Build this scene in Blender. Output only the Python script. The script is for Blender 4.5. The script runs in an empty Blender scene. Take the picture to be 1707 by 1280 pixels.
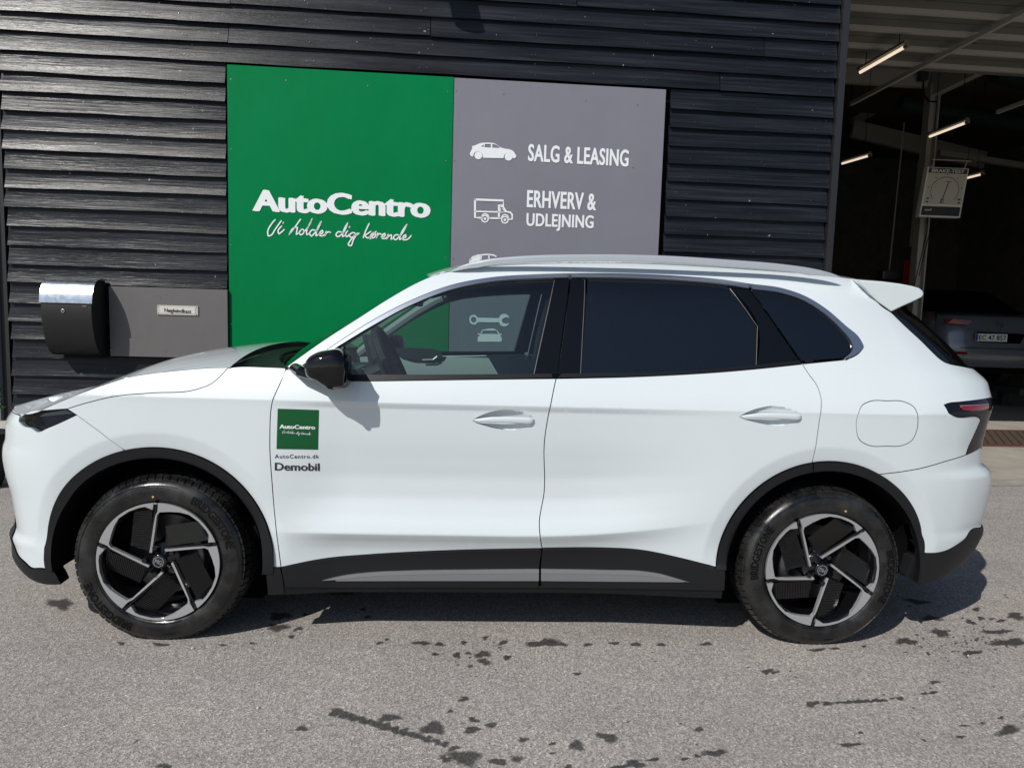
import bpy, math, random
import numpy as np
from mathutils import Vector, Matrix
from mathutils.geometry import delaunay_2d_cdt
random.seed(7); RN = np.random.RandomState(5)
R = math.radians
scene = bpy.context.scene
COL = scene.collection

# ---------------------------------------------------------------- camera
CAM_C = np.array([-0.100, -3.7205, 1.3604])
YAW, PIT, ROL, FPX = 0.04826, 0.09727, 0.02960, 1176.8      # measured from the photograph
PW, PH_ = 1707.0, 1280.0
F_ = np.array([math.sin(YAW)*math.cos(PIT), math.cos(YAW)*math.cos(PIT), -math.sin(PIT)])
R0_ = np.array([math.cos(YAW), -math.sin(YAW), 0.0]); U0_ = np.cross(R0_, F_)
RT = R0_*math.cos(ROL)+U0_*math.sin(ROL); UP = -R0_*math.sin(ROL)+U0_*math.cos(ROL)
cd = bpy.data.cameras.new('camera'); cam = bpy.data.objects.new('camera', cd); COL.objects.link(cam)
cam.matrix_world = Matrix(((RT[0], UP[0], -F_[0], CAM_C[0]), (RT[1], UP[1], -F_[1], CAM_C[1]),
                           (RT[2], UP[2], -F_[2], CAM_C[2]), (0, 0, 0, 1)))
cd.sensor_fit = 'HORIZONTAL'; cd.sensor_width = 36.0; cd.lens = 36.0*FPX/PW
cd.clip_start = 0.05; cd.clip_end = 1000
scene.camera = cam
# ---------------------------------------------------------------- light
SUN_DIR = Vector((-0.82, -1.0, 1.20)).normalized()            # towards the sun
ELEV = math.asin(SUN_DIR.z)
w = bpy.data.worlds.new('World'); scene.world = w; w.use_nodes = True
nt = w.node_tree; bg = nt.nodes['Background']; sky = nt.nodes.new('ShaderNodeTexSky')
sky.sky_type = 'NISHITA'; sky.sun_disc = False; sky.sun_elevation = ELEV
sky.sun_rotation = math.atan2(SUN_DIR.x, SUN_DIR.y)
sky.air_density = 1.0; sky.dust_density = 0.6; sky.ozone_density = 1.0
nt.links.new(sky.outputs[0], bg.inputs[0]); bg.inputs[1].default_value = 0.085
sl = bpy.data.lights.new('sun', 'SUN'); sl.energy = 4.2; sl.angle = R(0.5); sl.color = (1.0, 0.96, 0.90)
so = bpy.data.objects.new('sun', sl); COL.objects.link(so)
so.rotation_euler = (-SUN_DIR).to_track_quat('-Z', 'Y').to_euler(); so.location = (-6, -8, 9)
scene.view_settings.view_transform = 'Standard'; scene.view_settings.look = 'None'
scene.view_settings.exposure = -0.12; scene.view_settings.gamma = 1.0

# ---------------------------------------------------------------- photograph geometry helpers
def ray(q):
    d = F_*FPX + RT*(q[0]-PW/2) - UP*(q[1]-PH_/2); return d/np.linalg.norm(d)
def at(q, axis, v):
    d = ray(q); return CAM_C + d*(v-CAM_C[axis])/d[axis]
def proj(P):
    d = np.asarray(P, float)-CAM_C; z = d@F_
    return np.stack([PW/2+FPX*(d@RT)/z, PH_/2-FPX*(d@UP)/z], -1)
WA = 0.0316; WO = np.array([0, 2.22, 0.0])                    # the building's front wall
WE = np.array([math.cos(WA), math.sin(WA), 0]); WN = np.array([math.sin(WA), -math.cos(WA), 0])
def wp(u, v, z):                                              # along the wall, out of the wall, up
    return WO + WE*u + WN*v + np.array([0, 0, z])
def wuv(q, v=0.0):
    d = ray(q); o = WO+WN*v; P = CAM_C + d*((o-CAM_C)@WN)/(d@WN); r = P-WO
    return float(r@WE), float(P[2])

# ---------------------------------------------------------------- materials
def mat(name, col, rough=0.5, metal=0.0, coat=0.0, spec=0.5, emis=None, estr=0):
    m = bpy.data.materials.new(name); m.use_nodes = True
    b = m.node_tree.nodes['Principled BSDF']
    b.inputs['Base Color'].default_value = (*col, 1); b.inputs['Roughness'].default_value = rough
    b.inputs['Metallic'].default_value = metal; b.inputs['Specular IOR Level'].default_value = spec
    b.inputs['Coat Weight'].default_value = coat; b.inputs['Coat Roughness'].default_value = 0.02
    if emis: b.inputs['Emission Color'].default_value = (*emis, 1); b.inputs['Emission Strength'].default_value = estr
    return m
def nodes(m): return m.node_tree.nodes, m.node_tree.links, m.node_tree.nodes['Principled BSDF']
def noise(N, L, vec, scale, detail=4, rough=0.55, dim='3D'):
    n = N.new('ShaderNodeTexNoise'); n.inputs['Scale'].default_value = scale
    n.inputs['Detail'].default_value = detail; n.inputs['Roughness'].default_value = rough
    if vec is not None: L.new(vec, n.inputs['Vector'])
    return n.outputs['Fac']
def ramp(N, L, fac, stops):
    r = N.new('ShaderNodeValToRGB'); L.new(fac, r.inputs[0]); e = r.color_ramp.elements
    while len(e) > 1: e.remove(e[-1])
    e[0].position, e[0].color = stops[0][0], (*stops[0][1], 1)
    for p, c in stops[1:]:
        k = e.new(p); k.color = (*c, 1)
    return r.outputs[0]
def mapping(N, L, scale=(1, 1, 1), coord='Object', rnd=False):
    tc = N.new('ShaderNodeTexCoord'); mp = N.new('ShaderNodeMapping'); mp.inputs['Scale'].default_value = scale
    src = tc.outputs[coord]
    if rnd:
        oi = N.new('ShaderNodeObjectInfo'); mu = N.new('ShaderNodeVectorMath'); mu.operation = 'MULTIPLY_ADD'
        cx = N.new('ShaderNodeCombineXYZ')
        for k in range(3): L.new(oi.outputs['Random'], cx.inputs[k])
        mu.inputs[1].default_value = (37.0, 11.0, 53.0); L.new(cx.outputs[0], mu.inputs[0]); L.new(src, mu.inputs[2]); src = mu.outputs[0]
    L.new(src, mp.inputs[0]); return mp.outputs[0]
def bump(N, L, b, h, s, d=0.01, prev=None, sock='Normal'):
    n = N.new('ShaderNodeBump'); n.inputs['Strength'].default_value = s; n.inputs['Distance'].default_value = d
    L.new(h, n.inputs['Height'])
    if prev: L.new(prev, n.inputs['Normal'])
    L.new(n.outputs[0], b.inputs[sock]); return n.outputs[0]

M = {}
M['paint'] = mat('white_car_paint', (0.655, 0.715, 0.74), 0.42, 0, 1.0)
M['clad'] = mat('grey_black_plastic', (0.0095, 0.0102, 0.012), 0.5, spec=.32)
N, L, b = nodes(M['clad']); bump(N, L, b, noise(N, L, mapping(N, L), 900, 2), 0.12, 0.001)
M['clad_low'] = mat('smooth_dark_plastic', (0.006, 0.0065, 0.008), 0.4, spec=.35)
M['black'] = mat('matt_black', (0.006, 0.006, 0.007), 0.8, spec=0.1)
M['gloss'] = mat('gloss_black', (0.003, 0.003, 0.004), 0.04, 0, 0.0)
M['silver'] = mat('satin_silver', (0.50, 0.52, 0.55), 0.32, 0.9)
M['chrome'] = mat('dull_bright_trim', (0.50, 0.54, 0.62), 0.24, 0.92)
M['rail'] = mat('silver_rail_paint', (0.55, 0.58, 0.62), 0.30, 0.45)
M['insert'] = mat('sill_silver', (0.30, 0.31, 0.33), 0.38, 0.6)
M['machined'] = mat('machined_alloy', (0.52, 0.53, 0.55), 0.30, 0.65)
M['rimblack'] = mat('rim_gloss_black', (0.004, 0.004, 0.005), 0.12, 0, 0.4)
M['disc'] = mat('brake_disc_steel', (0.14, 0.14, 0.145), 0.35, 0.9)
M['tyre'] = mat('wet_tyre_rubber', (0.014, 0.014, 0.015), 0.32)
N, L, b = nodes(M['tyre']); v = mapping(N, L)
f = noise(N, L, v, 9, 6, 0.65)
r = ramp(N, L, f, [(0.40, (0.16,)*3), (0.52, (0.34,)*3), (0.62, (0.52,)*3)]); L.new(r, b.inputs['Roughness'])
L.new(ramp(N, L, f, [(0.40, (0.006, 0.006, 0.007)), (0.5, (0.013,)*3), (0.66, (0.024, 0.024, 0.024))]), b.inputs['Base Color'])
bump(N, L, b, noise(N, L, v, 260, 3), 0.25, 0.001)
M['letter'] = mat('tyre_lettering', (0.002, 0.002, 0.002), 0.5, spec=.2)
M['redlens'] = mat('red_lamp_lens', (0.20, 0.004, 0.010), 0.12, 0, 1.0)
M['lamp'] = mat('smoked_lamp_lens', (0.005, 0.005, 0.007), 0.08, 0, 0.0)
M['lampin'] = mat('lamp_reflector', (0.05, 0.06, 0.085), 0.22, 0.4)
M['trim'] = mat('light_grey_cabin_trim', (0.30, 0.31, 0.32), 0.7)
M['cabin'] = mat('dark_cabin_plastic', (0.022, 0.023, 0.026), 0.6)
M['screen'] = mat('screen_glass', (0.05, 0.055, 0.06), 0.12)
M['dkgrey'] = mat('charcoal_print', (0.030, 0.033, 0.045), 0.4)
M['white'] = mat('white_print', (0.80, 0.82, 0.84), 0.5)
M['steel'] = mat('galvanised_steel', (0.62, 0.66, 0.70), 0.24, 1.0)
N, L, b = nodes(M['steel']); v = mapping(N, L, (30, 30, 30))
vo = N.new('ShaderNodeTexVoronoi'); vo.inputs['Scale'].default_value = 1.2; L.new(v, vo.inputs['Vector'])
L.new(ramp(N, L, vo.outputs['Color'], [(0, (0.50, 0.54, 0.58)), (1, (0.78, 0.82, 0.86))]), b.inputs['Base Color'])
M['boxblack'] = mat('black_powder_coat', (0.008, 0.008, 0.009), 0.55)
M['screw'] = mat('screw_head', (0.35, 0.35, 0.36), 0.3, 1.0)
M['tubelight'] = mat('lit_tube', (0.9, 0.85, 0.75), 0.4, emis=(1.0, 0.80, 0.60), estr=0.95)
M['beam'] = mat('painted_steel_beam', (0.40, 0.38, 0.34), 0.6)
M['ceil'] = mat('brown_ceiling_board', (0.13, 0.095, 0.07), 0.8)
M['doorpanel'] = mat('overhead_door_panel', (0.15, 0.15, 0.125), 0.5)
M['redpost'] = mat('red_lift_paint', (0.55, 0.04, 0.015), 0.4)
M['duct'] = mat('dark_teal_duct', (0.03, 0.055, 0.055), 0.4)
M['greycar'] = mat('slate_grey_car_paint', (0.15, 0.17, 0.205), 0.35, 0.3, 1.0)
M['plate'] = mat('number_plate_white', (0.72, 0.72, 0.70), 0.4)
M['plateblue'] = mat('number_plate_blue', (0.02, 0.06, 0.30), 0.4)
M['gauge'] = mat('gauge_board_grey', (0.80, 0.77, 0.70), 0.5)
M['gaugedark'] = mat('gauge_board_dark', (0.05, 0.05, 0.055), 0.4)
M['yellow'] = mat('yellow_paint_dot', (0.55, 0.36, 0.10), 0.5)
M['leaf'] = mat('leaf_green', (0.05, 0.10, 0.03), 0.5)

def sheet_material(name, c0, c1, rough):
    m = mat(name, c0, rough); N, L, b = nodes(m); v = mapping(N, L)
    f = noise(N, L, v, 1.1, 5, 0.6)
    L.new(ramp(N, L, f, [(0.3, c0), (0.7, c1)]), b.inputs['Base Color'])
    sv = mapping(N, L, (3, 3, 0.6)); g = noise(N, L, sv, 9, 5, 0.7)
    L.new(ramp(N, L, g, [(0.3, (rough-0.08,)*3), (0.7, (rough+0.12,)*3)]), b.inputs['Roughness'])
    bump(N, L, b, noise(N, L, v, 2.2, 2), 0.22, 0.02); return m
M['green'] = sheet_material('green_sign_sheet', (0.0, 0.165, 0.046), (0.0, 0.192, 0.062), 0.46); nodes(M['green'])[2].inputs['Specular IOR Level'].default_value = .07
M['greydib'] = sheet_material('grey_sign_sheet', (0.180, 0.178, 0.212), (0.200, 0.198, 0.236), 0.42)
M['greyplate'] = sheet_material('grey_key_plate_sheet', (0.118, 0.112, 0.112), (0.135, 0.128, 0.128), 0.45)

def wood_material():
    m = mat('black_stained_boards', (0.02, 0.022, 0.026), 0.5); N, L, b = nodes(m)
    v = mapping(N, L, (1.2, 30, 48), rnd=True); g = noise(N, L, v, 1.0, 8, 0.65)
    v2 = mapping(N, L, (0.9, 9, 11), rnd=True); k = noise(N, L, v2, 1.0, 4, 0.6)
    v3 = mapping(N, L, (4, 90, 160), rnd=True); h = noise(N, L, v3, 1.0, 3, 0.6)
    c1 = ramp(N, L, g, [(0.30, (0.004, 0.005, 0.007)), (0.52, (0.011, 0.013, 0.018)), (0.74, (0.026, 0.028, 0.035))])
    c2 = ramp(N, L, k, [(0.3, (0.7,)*3), (0.72, (1.5, 1.45, 1.4))])
    mx = N.new('ShaderNodeMix'); mx.data_type = 'RGBA'; mx.blend_type = 'MULTIPLY'; mx.inputs[0].default_value = 1
    L.new(c1, mx.inputs[6]); L.new(c2, mx.inputs[7])
    # white flecks of droppings and lost stain
    fl = noise(N, L, mapping(N, L, (26, 26, 20), rnd=True), 1.0, 2, 0.5)
    fr = ramp(N, L, fl, [(0.745, (0, 0, 0)), (0.775, (1, 1, 1))])
    mx2 = N.new('ShaderNodeMix'); mx2.data_type = 'RGBA'; L.new(fr, mx2.inputs[0]); L.new(mx.outputs[2], mx2.inputs[6])
    mx2.inputs[7].default_value = (0.22, 0.22, 0.21, 1)
    L.new(mx2.outputs[2], b.inputs['Base Color'])
    b.inputs['Specular IOR Level'].default_value = .21
    L.new(ramp(N, L, k, [(0.3, (0.25,)*3), (0.7, (0.37,)*3)]), b.inputs['Roughness'])
    n1 = bump(N, L, b, g, 0.26, 0.006); n1 = bump(N, L, b, k, 0.36, 0.012, n1); bump(N, L, b, h, 0.35, 0.003, n1)
    return m
M['wood'] = wood_material()
M['woodedge'] = mat('black_corner_board', (0.014, 0.015, 0.018), 0.5)

def asphalt_material(name):
    wet = False
    m = mat(name, (0.2,)*3, 0.85); N, L, b = nodes(m); v = mapping(N, L, coord='Object')
    a = noise(N, L, v, 420, 3, 0.7); c = noise(N, L, v, 150, 3, 0.65); big = noise(N, L, v, 1.1, 5, 0.6)
    vo = N.new('ShaderNodeTexVoronoi'); vo.inputs['Scale'].default_value = 165; L.new(v, vo.inputs['Vector'])
    s = 0.23 if wet else 1.0
    def q(*t): return tuple(x*s for x in t)
    ca = ramp(N, L, vo.outputs['Color'], [(0.0, q(0.17, 0.158, 0.147)), (0.5, q(0.34, 0.318, 0.298)), (0.82, q(0.47, 0.445, 0.42)), (0.97, q(0.66, 0.64, 0.61))])
    cb = ramp(N, L, a, [(0.34, (0.60, 0.59, 0.58)), (0.6, (1.12, 1.10, 1.08))])
    cc = ramp(N, L, big, [(0.25, (0.84, 0.83, 0.82)), (0.5, (1.0,)*3), (0.8, (1.16, 1.12, 1.08))])
    m1 = N.new('ShaderNodeMix'); m1.data_type = 'RGBA'; m1.blend_type = 'MULTIPLY'; m1.inputs[0].default_value = 1
    L.new(ca, m1.inputs[6]); L.new(cb, m1.inputs[7])
    m2 = N.new('ShaderNodeMix'); m2.data_type = 'RGBA'; m2.blend_type = 'MULTIPLY'; m2.inputs[0].default_value = 1
    L.new(m1.outputs[2], m2.inputs[6]); L.new(cc, m2.inputs[7])
    # pale dusty drift and old drag marks
    st = noise(N, L, mapping(N, L, (0.5, 3.2, 1)), 1.3, 5, 0.65); cs = ramp(N, L, st, [(0.3, (0.92,)*3), (0.55, (1.0,)*3), (0.75, (1.10, 1.09, 1.07))])
    m3 = N.new('ShaderNodeMix'); m3.data_type = 'RGBA'; m3.blend_type = 'MULTIPLY'; m3.inputs[0].default_value = 1
    L.new(m2.outputs[2], m3.inputs[6]); L.new(cs, m3.inputs[7])
    # damp marks carried by the mesh attribute, ragged by noise
    at_ = N.new('ShaderNodeAttribute'); at_.attribute_name = 'damp'
    e1 = noise(N, L, v, 70, 4, 0.7); e2 = noise(N, L, v, 14, 3, 0.6)
    ad = N.new('ShaderNodeMath'); ad.operation = 'MULTIPLY_ADD'; ad.inputs[1].default_value = 0.55; L.new(e1, ad.inputs[0]); L.new(at_.outputs['Fac'], ad.inputs[2])
    ad2 = N.new('ShaderNodeMath'); ad2.operation = 'MULTIPLY_ADD'; ad2.inputs[1].default_value = 0.35; L.new(e2, ad2.inputs[0]); L.new(ad.outputs[0], ad2.inputs[2])
    dm = ramp(N, L, ad2.outputs[0], [(0.66, (0,)*3), (0.80, (0.55,)*3), (1.0, (1,)*3)])
    m4 = N.new('ShaderNodeMix'); m4.data_type = 'RGBA'; m4.blend_type = 'MULTIPLY'; m4.inputs[7].default_value = (0.20, 0.195, 0.20, 1)
    L.new(dm, m4.inputs[0]); L.new(m3.outputs[2], m4.inputs[6]); L.new(m4.outputs[2], b.inputs['Base Color'])
    L.new(ramp(N, L, dm, [(0, (0.88,)*3), (1, (0.55,)*3)]), b.inputs['Roughness'])
    n1 = bump(N, L, b, vo.outputs['Distance'], 0.5, 0.004); bump(N, L, b, c, 0.4, 0.006, n1)
    return m
M['asphalt'] = asphalt_material('asphalt')
def rough_mat(name, c0, c1, scale, rough=0.8, bs=0.3):
    m = mat(name, c0, rough); N, L, b = nodes(m); v = mapping(N, L)
    L.new(ramp(N, L, noise(N, L, v, scale, 6, 0.65), [(0.35, c0), (0.65, c1)]), b.inputs['Base Color'])
    bump(N, L, b, noise(N, L, v, scale*8, 3), bs, 0.01); return m
M['concrete'] = rough_mat('workshop_concrete', (0.30, 0.275, 0.235), (0.40, 0.365, 0.31), 2.5)
M['apron'] = rough_mat('apron_concrete', (0.24, 0.22, 0.19), (0.36, 0.335, 0.29), 5)
M['kerb'] = rough_mat('pale_kerb', (0.38, 0.37, 0.35), (0.5, 0.49, 0.46), 9)
M['brickwall'] = mat('dark_painted_masonry', (0.05, 0.05, 0.05), 0.8)
N, L, b = nodes(M['brickwall']); L.new(ramp(N, L, noise(N, L, mapping(N, L), 3, 4), [(0.3, (0.12,)*3), (0.7, (0.19, 0.18, 0.165))]), b.inputs['Base Color'])
M['grate'] = mat('rusty_grating', (0.10, 0.07, 0.055), 0.6, 0.4)

def glass_mat(name, tint, ior=1.5, gl=1.0, haze=None):
    m = bpy.data.materials.new(name); m.use_nodes = True; N = m.node_tree.nodes; L = m.node_tree.links; N.clear()
    o = N.new('ShaderNodeOutputMaterial'); t = N.new('ShaderNodeBsdfTransparent'); t.inputs[0].default_value = (*tint, 1)
    g = N.new('ShaderNodeBsdfGlossy'); g.inputs['Roughness'].default_value = 0.01; g.inputs[0].default_value = (gl, gl, gl, 1)
    lw = N.new('ShaderNodeLayerWeight'); lw.inputs[0].default_value = 0.5; pw = N.new('ShaderNodeMath'); pw.operation = 'POWER'; pw.inputs[1].default_value = 5.0
    L.new(lw.outputs['Facing'], pw.inputs[0]); fr = N.new('ShaderNodeMath'); fr.operation = 'MULTIPLY_ADD'; fr.inputs[1].default_value = 0.90; fr.inputs[2].default_value = 0.085
    L.new(pw.outputs[0], fr.inputs[0]); mx = N.new('ShaderNodeMixShader')
    base = t.outputs[0]
    if haze:
        d = N.new('ShaderNodeBsdfDiffuse'); d.inputs[0].default_value = (*haze[1], 1); m0 = N.new('ShaderNodeMixShader')
        m0.inputs[0].default_value = haze[0]; L.new(t.outputs[0], m0.inputs[1]); L.new(d.outputs[0], m0.inputs[2]); base = m0.outputs[0]
    L.new(fr.outputs[0], mx.inputs[0]); L.new(base, mx.inputs[1]); L.new(g.outputs[0], mx.inputs[2]); L.new(mx.outputs[0], o.inputs[0])
    return m
M['glass'] = glass_mat('clear_window_glass', (0.60, 0.73, 0.71))
M['tint'] = glass_mat('dark_privacy_glass', (0.045, 0.055, 0.065), haze=(0.5, (0.004, 0.006, 0.010)))
M['wind'] = glass_mat('windscreen_glass', (0.62, 0.78, 0.74))

# ---------------------------------------------------------------- object helpers
def tag(o, label=None, cat=None, group=None, kind=None):
    if label: o['label'] = label
    if cat: o['category'] = cat
    if group: o['group'] = group
    if kind: o['kind'] = kind
    return o
def empty(name, loc, label=None, cat=None, group=None, kind=None, rz=0.0):
    o = bpy.data.objects.new(name, None); COL.objects.link(o); o.location = [float(a) for a in loc]; o.rotation_euler = (0, 0, rz)
    o.empty_display_size = 0.1
    return tag(o, label, cat, group, kind)
def wmat(o):
    m = Matrix.LocRotScale(o.location, o.rotation_euler, o.scale)
    return wmat(o.parent) @ m if o.parent else m
def mesh(name, V, F, m, parent=None, normals=None, smooth=False, origin=None, kind=None, label=None, local=False):
    """V in world coordinates (or the parent's when local); several materials as list of (m, face index test) not needed"""
    V = np.asarray(V, float).reshape(-1, 3)
    me = bpy.data.meshes.new(name)
    if origin is None:
        lo, hi = V.min(0), V.max(0); origin = np.array([(lo[0]+hi[0])/2, (lo[1]+hi[1])/2, lo[2]])
    if parent is not None and not local:
        Mi = np.array(wmat(parent).inverted()); Vl = V@Mi[:3, :3].T+Mi[:3, 3]
        ol = Mi[:3, :3]@np.asarray(origin, float)+Mi[:3, 3]
        if normals is not None: normals = np.asarray(normals)@Mi[:3, :3].T
    else: Vl = V; ol = np.asarray(origin, float)
    me.from_pydata((Vl-ol).tolist(), [], F)
    o = bpy.data.objects.new(name, me); COL.objects.link(o)
    o.location = [float(a) for a in ol]
    if parent is not None: o.parent = parent
    for mm in (m if isinstance(m, (list, tuple)) else [m]): me.materials.append(mm)
    if smooth or normals is not None: me.polygons.foreach_set('use_smooth', [True]*len(me.polygons))
    me.update()
    if normals is not None:
        me.normals_split_custom_set_from_vertices([tuple(float(c) for c in n) for n in normals])
    if kind: o['kind'] = kind
    if label: o['label'] = label
    return o
class MB:
    def __init__(s): s.v = []; s.f = []
    def add(s, V, F):
        n = len(s.v); s.v += [tuple(float(c) for c in p) for p in V]; s.f += [[i+n for i in f] for f in F]; return s
    def box(s, c, h, ax=None, taper=None):
        c = np.asarray(c, float); ax = np.eye(3) if ax is None else np.asarray(ax)
        P = [c+ax[0]*sx*h[0]+ax[1]*sy*h[1]+ax[2]*sz*h[2] for sx in (-1, 1) for sy in (-1, 1) for sz in (-1, 1)]
        return s.add(P, [(0, 1, 3, 2), (4, 6, 7, 5), (0, 4, 5, 1), (2, 3, 7, 6), (0, 2, 6, 4), (1, 5, 7, 3)])
    def tube(s, pts, r, n=10, up=(0, 0, 1), flat=1.0, cap=True):
        pts = [np.asarray(p, float) for p in pts]; rr = r if hasattr(r, '__len__') else [r]*len(pts); V = []; F = []
        for i, p in enumerate(pts):
            t = pts[min(i+1, len(pts)-1)]-pts[max(i-1, 0)]; t = t/np.linalg.norm(t)
            a = np.cross(t, up); la = np.linalg.norm(a); a = a/la if la > 1e-6 else np.array([1., 0, 0]); c = np.cross(a, t)
            for k in range(n):
                th = 2*math.pi*k/n; V.append(p+a*math.cos(th)*rr[i]*flat+c*math.sin(th)*rr[i])
        for i in range(len(pts)-1):
            for k in range(n): F.append((i*n+k, i*n+(k+1) % n, (i+1)*n+(k+1) % n, (i+1)*n+k))
        if cap: F.append(tuple(range(n))[::-1]); F.append(tuple((len(pts)-1)*n+k for k in range(n)))
        return s.add(V, F)
    def prism(s, poly, a, b):                        # poly: list of 3d points; extruded by vector a->b
        n = len(poly); a = np.asarray(a, float); b = np.asarray(b, float)
        V = [np.asarray(p)+a for p in poly]+[np.asarray(p)+b for p in poly]
        return s.add(V, [tuple(range(n)), tuple(range(2*n-1, n-1, -1))]+[(i, i+n, (i+1) % n+n, (i+1) % n) for i in range(n)])
    def obj(s, name, m, parent=None, **k):
        o = mesh(name, s.v, s.f, m, parent, **k)
        return o
def bevel(o, wd=0.004, seg=2):
    md = o.modifiers.new('bevel', 'BEVEL'); md.width = wd; md.segments = seg; md.limit_method = 'ANGLE'; md.angle_limit = R(40); return o
def pchip(x, y):
    x = np.asarray(x, float); y = np.asarray(y, float); h = np.diff(x); d = np.diff(y)/h; m = np.zeros(len(x))
    for i in range(1, len(x)-1):
        if d[i-1]*d[i] > 0:
            w1 = 2*h[i]+h[i-1]; w2 = h[i]+2*h[i-1]; m[i] = (w1+w2)/(w1/d[i-1]+w2/d[i])
    m[0] = d[0]; m[-1] = d[-1]
    def f(q):
        q = np.clip(np.asarray(q, float), x[0], x[-1]); i = np.clip(np.searchsorted(x, q)-1, 0, len(x)-2)
        t = (q-x[i])/h[i]; t2 = t*t; t3 = t2*t
        return (2*t3-3*t2+1)*y[i]+(t3-2*t2+t)*h[i]*m[i]+(-2*t3+3*t2)*y[i+1]+(t3-t2)*h[i]*m[i+1]
    return f
def sst(a, b_, x):
    t = np.clip((np.asarray(x, float)-a)/(b_-a), 0, 1); return t*t*(3-2*t)
def smooth_curve(pts, closed=False, step=0.02, ang=38):
    """Catmull-Rom through the points, kept sharp at corners"""
    P = [np.asarray(p, float) for p in pts]; n = len(P)
    def sharp(i):
        if not closed and i in (0, n-1): return True
        a = P[i]-P[(i-1) % n]; c = P[(i+1) % n]-P[i]
        la, lc = np.linalg.norm(a), np.linalg.norm(c)
        if la < 1e-9 or lc < 1e-9: return True
        return math.degrees(math.acos(max(-1, min(1, float(a@c)/(la*lc))))) > ang
    S = [sharp(i) for i in range(n)]; out = []
    for i in range(n if closed else n-1):
        p1, p2 = P[i], P[(i+1) % n]; p0 = P[(i-1) % n]; p3 = P[(i+2) % n]; l = np.linalg.norm(p2-p1)
        def tang(pa, pb, pc, sh):
            if sh: return None
            la, lb = np.linalg.norm(pb-pa), np.linalg.norm(pc-pb); return ((pb-pa)/la*lb+(pc-pb)/lb*la)/(la+lb)
        m1 = tang(p0, p1, p2, S[i]); m2 = tang(p1, p2, p3, S[(i+1) % n])
        dl = (p2-p1)/max(l, 1e-9)
        if m1 is None and m2 is None: m1 = m2 = dl
        elif m1 is None: m1 = 1.5*dl-0.5*m2
        elif m2 is None: m2 = 1.5*dl-0.5*m1
        k = max(1, int(math.ceil(l/step)))
        for j in range(k):
            t = j/k; t2 = t*t; t3 = t2*t
            out.append((2*t3-3*t2+1)*p1+(t3-2*t2+t)*l*m1+(-2*t3+3*t2)*p2+(t3-t2)*l*m2)
    if not closed: out.append(P[-1])
    return out
def pip(poly, Q):
    poly = np.asarray(poly); x, y = Q[:, 0], Q[:, 1]; ins = np.zeros(len(Q), bool); j = len(poly)-1
    for i in range(len(poly)):
        xi, yi = poly[i]; xj, yj = poly[j]
        c = ((yi > y) != (yj > y)); 
        with np.errstate(divide='ignore', invalid='ignore'):
            ins ^= c & (x < (xj-xi)*(y-yi)/(yj-yi+1e-300)+xi)
        j = i
    return ins
EXTRA = []
def fill(loops, sp):
    """triangulate first loop minus the rest, with interior grid points; returns verts, tris, loop index lists"""
    V = []; E = []; LI = []
    for lp in loops:
        n0 = len(V); V += [tuple(p) for p in lp]; m = len(lp); E += [(n0+i, n0+(i+1) % m) for i in range(m)]; LI.append(list(range(n0, n0+m)))
    B = np.array(V); lo, hi = B.min(0), B.max(0)
    if sp:
        gx = np.arange(lo[0]+sp/2, hi[0], sp); gy = np.arange(lo[1]+sp/2, hi[1], sp)
        if len(gx) and len(gy):
            G = np.stack(np.meshgrid(gx, gy, indexing='ij'), -1).reshape(-1, 2)
            if EXTRA:
                X = EXTRA[0]; X = X[(X[:, 0] > lo[0]) & (X[:, 0] < hi[0]) & (X[:, 1] > lo[1]) & (X[:, 1] < hi[1])]
                if len(X):
                    kg = np.ones(len(G), bool)
                    for i0 in range(0, len(G), 2000): kg[i0:i0+2000] = ((G[i0:i0+2000, None, :]-X[None])**2).sum(-1).min(1) > .0075**2
                    G = np.concatenate([G[kg], X])
            k = pip(loops[0], G)
            for lp in loops[1:]: k &= ~pip(lp, G)
            G = G[k]
            if len(G):
                keep = np.ones(len(G), bool)
                for i0 in range(0, len(G), 2000):
                    dd = ((G[i0:i0+2000, None, :]-B[None])**2).sum(-1).min(1); keep[i0:i0+2000] = dd > (0.45*sp)**2
                V += [tuple(p) for p in G[keep]]
    r = delaunay_2d_cdt([Vector(p) for p in V], E, [], 0, 1e-7)
    vo = np.array([tuple(p) for p in r[0]]); T = [tuple(f) for f in r[2]]
    cen = np.array([vo[list(t)].mean(0) for t in T]); k = pip(loops[0], cen)
    for lp in loops[1:]: k &= ~pip(lp, cen)
    T = [t for t, kk in zip(T, k) if kk]
    inv = {}
    for i, orig in enumerate(r[3]):
        for q in orig: inv[q] = i
    LI = [[inv[i] for i in li] for li in LI]
    T2 = []
    for t in T:
        a, b_, c = (vo[i] for i in t)
        T2.append(t if (b_[0]-a[0])*(c[1]-a[1])-(b_[1]-a[1])*(c[0]-a[0]) > 0 else t[::-1])
    return vo, T2, LI

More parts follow.
